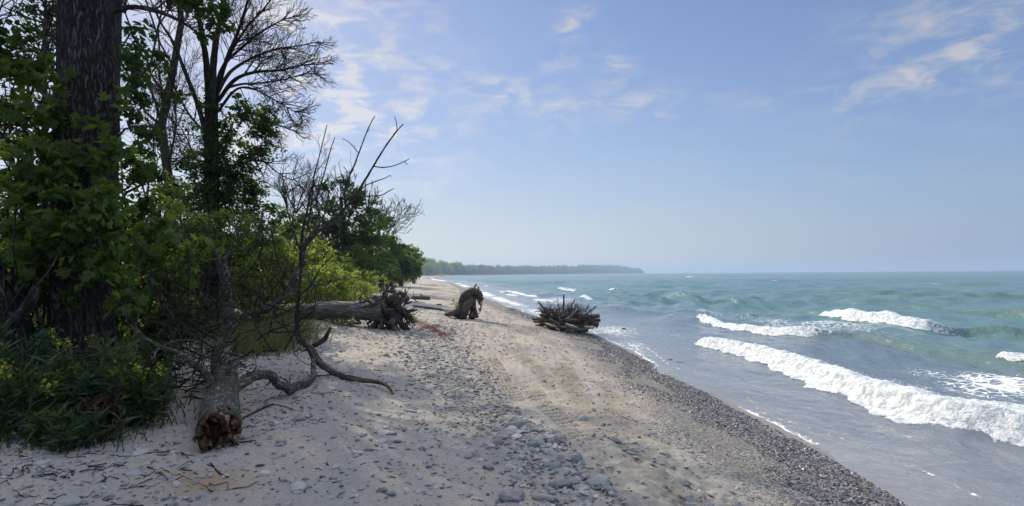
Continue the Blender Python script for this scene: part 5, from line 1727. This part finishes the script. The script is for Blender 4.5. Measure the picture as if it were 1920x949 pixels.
for k in range(170):
    t_ = rs.random()
    px = 985 + 150 * t_ + rs.normal() * 48; py = 800 + 130 * t_ + rs.normal() * 26
    if py > 948:
        continue
    stone(px, py, 13 + 26 * rs.random() ** 1.6 * (py / 880), 'rounded grey cobble packed among others in the heap left of the tyre tracks', gB, flat=1.25)
gC = 'cobbles of the upper band'
for k in range(300):
    t_ = rs.random()
    px = 800 + 60 * t_ + rs.normal() * 38; py = 640 + 115 * t_ + rs.normal() * 14
    stone(px, py, 6 + 11 * rs.random() ** 1.8 * (py / 720), 'small grey cobble in the dense band running down from the root plate', gC, flat=1.2)
gD = 'stones beside the wet gravel'
for k in range(34):
    px, py = rs.uniform(1240, 1330), rs.uniform(845, 945)
    stone(px, py, 6 + 14 * rs.random() ** 2, 'dark stone in the loose line on the sunlit sand right of the tyre tracks', gD)


RA = np.array(REST)
mb = MB()
scatter(mb, RA[:, 0], RA[:, 1], RA[:, 2], rs, [stone_shape(rs, I2, .42) for _ in range(8)], .38, .15)
tag(mb.build('cobbles', m_stone), 'smaller grey cobbles filling the gaps between the large ones', 'cobbles', kind='stuff')
print('STONES', len([o for o in bpy.data.objects if o.name.startswith('stone')]))


def lake_rock(px, py, w_, hgt, label, seed):
    r = np.random.default_rng(seed)
    c = WP(px, py)
    V, Fc = stone_shape(r, I3, .5)
    s = w_ * .5 * c[1] / 1000
    V = V * np.array([s, s * .7, hgt / .5])
    m = MB(); m.add(V + np.array([c[0], c[1], 0]), Fc)
    return tag(m.build('rock', m_peb, None, (c[0], c[1], 0)), label, 'rock')


lake_rock(1170, 618, 10, .09, 'small dark rock in the shallows right of the driftwood heap', 3)
lake_rock(1255, 675, 14, .035, 'left half of the flat dark rock awash near the shore', 4)
lake_rock(1275, 680, 30, .03, 'long flat dark rock awash near the shore', 5)
lake_rock(1203, 669, 5, .04, 'tiny dark stone at the very edge of the water', 6)


# red rootlets and debris at the foot of the root plate
r = np.random.default_rng(121)
q = MB()
for k in range(280):
    t_ = r.random()
    g = G(778 + 60 * t_ + r.normal() * 6, 603 + 28 * t_ + r.normal() * 3.0)
    a = onground(g[0], g[1], .015)
    b2 = a + r.normal(size=3) * (.14, .14, .03)
    b2[2] = float(ground(b2[0], b2[1])) + .02 + .03 * r.random()
    tube(q, wpath(a, b2, .15, 4, r), [.006, .005, .004, .003], 3, cap=False)
m_red, t = mat('red_rootlet')
finish(t, principled(t, (.22, .10, .075), .8, None, .2))
tag(q.build('rootlets', m_red), 'patch of reddish rootlets on the sand below the root plate', 'rootlets', kind='stuff')

# litter of twigs and wood crumbs on the shaded ground
q = MB()
r = np.random.default_rng(122)
for k in range(220):
    if k < 60:
        px, py = r.uniform(0, 480), r.uniform(800, 948)
    elif k < 120:
        px, py = r.uniform(400, 640), r.uniform(660, 760)
    else:
        px, py = r.uniform(480, 1150), r.uniform(700, 948)
    if px < 300 and py < 850:
        py += 60
    g = G(px, min(py, 948))
    a = onground(g[0], g[1], .006)
    L_ = r.uniform(.04, .28) * (1 if k < 120 else .4)
    th = r.random() * 6.28
    b2 = a + np.array([math.cos(th) * L_, math.sin(th) * L_, 0]); b2[2] = float(ground(b2[0], b2[1])) + .012
    tube(q, wpath(a, b2, .08, 5, r), [.0045, .004, .0035, .003, .002], 4, cap=False)
tag(q.build('twig_litter', M_twig), 'litter of fine twigs on the sand', 'litter', kind='stuff')

# ------------------------------------------------------------------ grass and weeds
def blades(name, label, cells, n, h, m_, seed, spread=.35, kind='stuff'):
    n = int(n * 1.25)
    r = np.random.default_rng(seed)
    q = MB()
    for (px, py, wx, wd) in cells:
        g = G(px, py)
        X_ = g[0] + r.normal(size=n) * wx; Y_ = g[1] + r.normal(size=n) * wd
        Z_ = ground(X_, Y_)
        C_ = np.stack([X_, Y_, Z_ - .01], -1)
        th = r.random(n) * 6.28
        lean = np.stack([np.cos(th), np.sin(th), np.zeros(n)], -1) * spread
        hh = h * (.3 + 1.1 * r.random(n))
        wv = np.stack([-np.sin(th + 1.2), np.cos(th + 1.2), np.zeros(n)], -1) * (.0035 + .0006 * g[1])
        ts = np.array([0, .4, .75, 1.0])
        rows = []
        for t_ in ts:
            cpt = C_ + hh[:, None] * (np.array([0, 0, 1.0]) * (t_ - .25 * t_ * t_) + lean * 2 * t_ * t_)
            w_ = wv * (1 - t_) ** .7
            rows += [cpt - w_, cpt + w_]
        V = np.stack(rows, 1).reshape(-1, 3)
        F_ = np.array([[0, 1, 3, 2], [2, 3, 5, 4], [4, 5, 7, 6]])
        F_ = (F_[None] + (np.arange(n) * 8)[:, None, None]).reshape(-1, 4)
        q.add(V, F_, {'tint': np.repeat(r.random(n), 8)})
    return tag(q.build(name, m_), label, 'grass', kind=kind)


blades('grass', 'long soft grass between the fallen tree and the bleached log', [(455, 655, .35, .5), (490, 650, .35, .5), (520, 640, .3, .5), (545, 625, .3, .6), (500, 630, .5, .7), (470, 640, .5, .5), (545, 600, .3, .8)], 420, .42, L_grass, 131)
blades('grass', 'bright grass strip at the top of the beach below the far bushes', [(720, 530, 1.2, 3), (745, 527, 1.2, 5), (700, 535, 1.2, 3), (690, 545, 1.0, 2), (735, 528, 1.2, 5), (660, 562, .8, 1.2), (630, 570, .8, 1)], 330, .5, L_grass, 132)
blades('grass', 'sparse grass at the foot of the weeds in the left foreground', [(40, 830, .3, .3), (120, 820, .3, .3), (220, 800, .3, .3), (290, 770, .2, .3)], 110, .22, L_gold, 133)


def weed(px, py, Y, h, label, seed, flowers=0, lm=L_gold, n_st=5, group=None):
    """clump of upright stems set all round with narrow leaves"""
    r = np.random.default_rng(seed)
    h *= .78
    base = onground(P(px, py, Y)[0], Y)
    e = thing('weed', base, label, 'plant', group)
    st, lf, fl = MB(), MB(), MB()
    for k in range(n_st):
        th = r.random() * 6.28
        s0 = base + np.array([r.normal() * .10, r.normal() * .08, -.02])
        hh = h * (.65 + .5 * r.random())
        tip = s0 + np.array([math.cos(th) * .22 * hh, math.sin(th) * .22 * hh, hh])
        pp = wpath(s0, tip, .04, 9, r)
        pp = smooth_path(pp, 3)
        tube(st, pp, np.linspace(.006, .002, len(pp)), 4, cap=False)
        m = int(120 * hh)
        f = .12 + .88 * r.random(m) ** .75
        idx = f * (len(pp) - 1); i0 = np.minimum(idx.astype(int), len(pp) - 2); q = (idx - i0)[:, None]
        C_ = pp[i0] * (1 - q) + pp[i0 + 1] * q
        a = r.random(m) * 6.28
        D = np.stack([np.cos(a), np.sin(a), .55 + .5 * f], -1)
        leaves(lf, C_, .125 * (1.15 - .4 * f.mean()), 'blade', .35, droop=.1, r=r, dirs=D)
        if k < flowers:
            cc = pp[-1] + r.normal(size=(46, 3)) * (.03, .03, .035)
            fl = MB()
            leaves(fl, cc, .028, 'oval', .3, r=r)
            fl.build('flower_head', L_flow, e, base)
    st.build('stem', M_twig, e, base, smooth=True)
    lf.build('foliage', lm, e, base)
    return e


W = [
    (20, 800, 5.0, .95, 'narrow-leaved weed at the left edge under the leaning trunk', 2, L_gold),
    (70, 815, 4.75, .8, 'weed with yellow tips, second from the left edge, low in front', 3, L_gold),
    (120, 800, 4.9, .95, 'tall yellow-tipped weed in front of the huge trunk\'s left foot', 3, L_gold),
    (95, 840, 4.5, .42, 'low sprawling weed at the front of the clump, drooping over the sand', 0, L_gold),
    (170, 800, 4.95, .75, 'dark bushy weed in front of the middle of the huge trunk', 0, L_blue),
    (190, 812, 4.85, .5, 'low weed with reddish stems and leaves, front of the clump', 0, L_red),
    (230, 790, 5.15, .95, 'tall leafy weed right of the huge trunk\'s foot', 2, L_gold),
    (265, 780, 5.3, .8, 'weed with yellow tips at the right end of the clump', 3, L_gold),
    (285, 775, 5.4, .6, 'shorter weed at the right end, beside the brushwood', 1, L_gold),
    (60, 780, 5.3, 1.05, 'tallest weed at the left, against the leaning trunk', 1, L_blue),
    (150, 770, 5.4, .85, 'weed close against the huge trunk, partly in its shade', 1, L_blue),
    (235, 770, 5.6, 1.0, 'weed behind the others between the huge trunk and the brushwood', 1, L_gold),
    (5, 830, 4.55, .6, 'weed cut by the left edge, nearest to us', 0, L_gold),
    (150, 830, 4.6, .38, 'small drooping weed at the front, middle of the clump', 0, L_blue),
    (290, 700, 6.0, .9, 'leafy weed standing behind the brushwood', 1, L_gold),
]
for i_, (px, py, Y, h, lb, fl_, lm) in enumerate(W):
    weed(px, py, Y, h, lb, 140 + i_, fl_, lm, n_st=9)

# ------------------------------------------------------------------ air
hz_ = MB()
x0, x1, y0, y1, z0, z1_ = -1700, 9000, -80, 9300, -9, 60
Vb = np.array([(x, y_, z) for x in (x0, x1) for y_ in (y0, y1) for z in (z0, z1_)], float)
Fb = np.array([[0, 1, 3, 2], [4, 6, 7, 5], [0, 4, 5, 1], [2, 3, 7, 6], [0, 2, 6, 4], [1, 5, 7, 3]])
hz_.add(Vb, Fb)
m_haze = bpy.data.materials.new('haze_air'); m_haze.use_nodes = True
t = NT(m_haze.node_tree); t.n.clear()
pv = t.node('ShaderNodeVolumePrincipled', {'Color': (.55, .74, 1.0, 1), 'Density': .00038, 'Anisotropy': .25})
t.node('ShaderNodeOutputMaterial', {'Volume': pv}, None)
tag(hz_.build('haze', m_haze), kind='stuff')
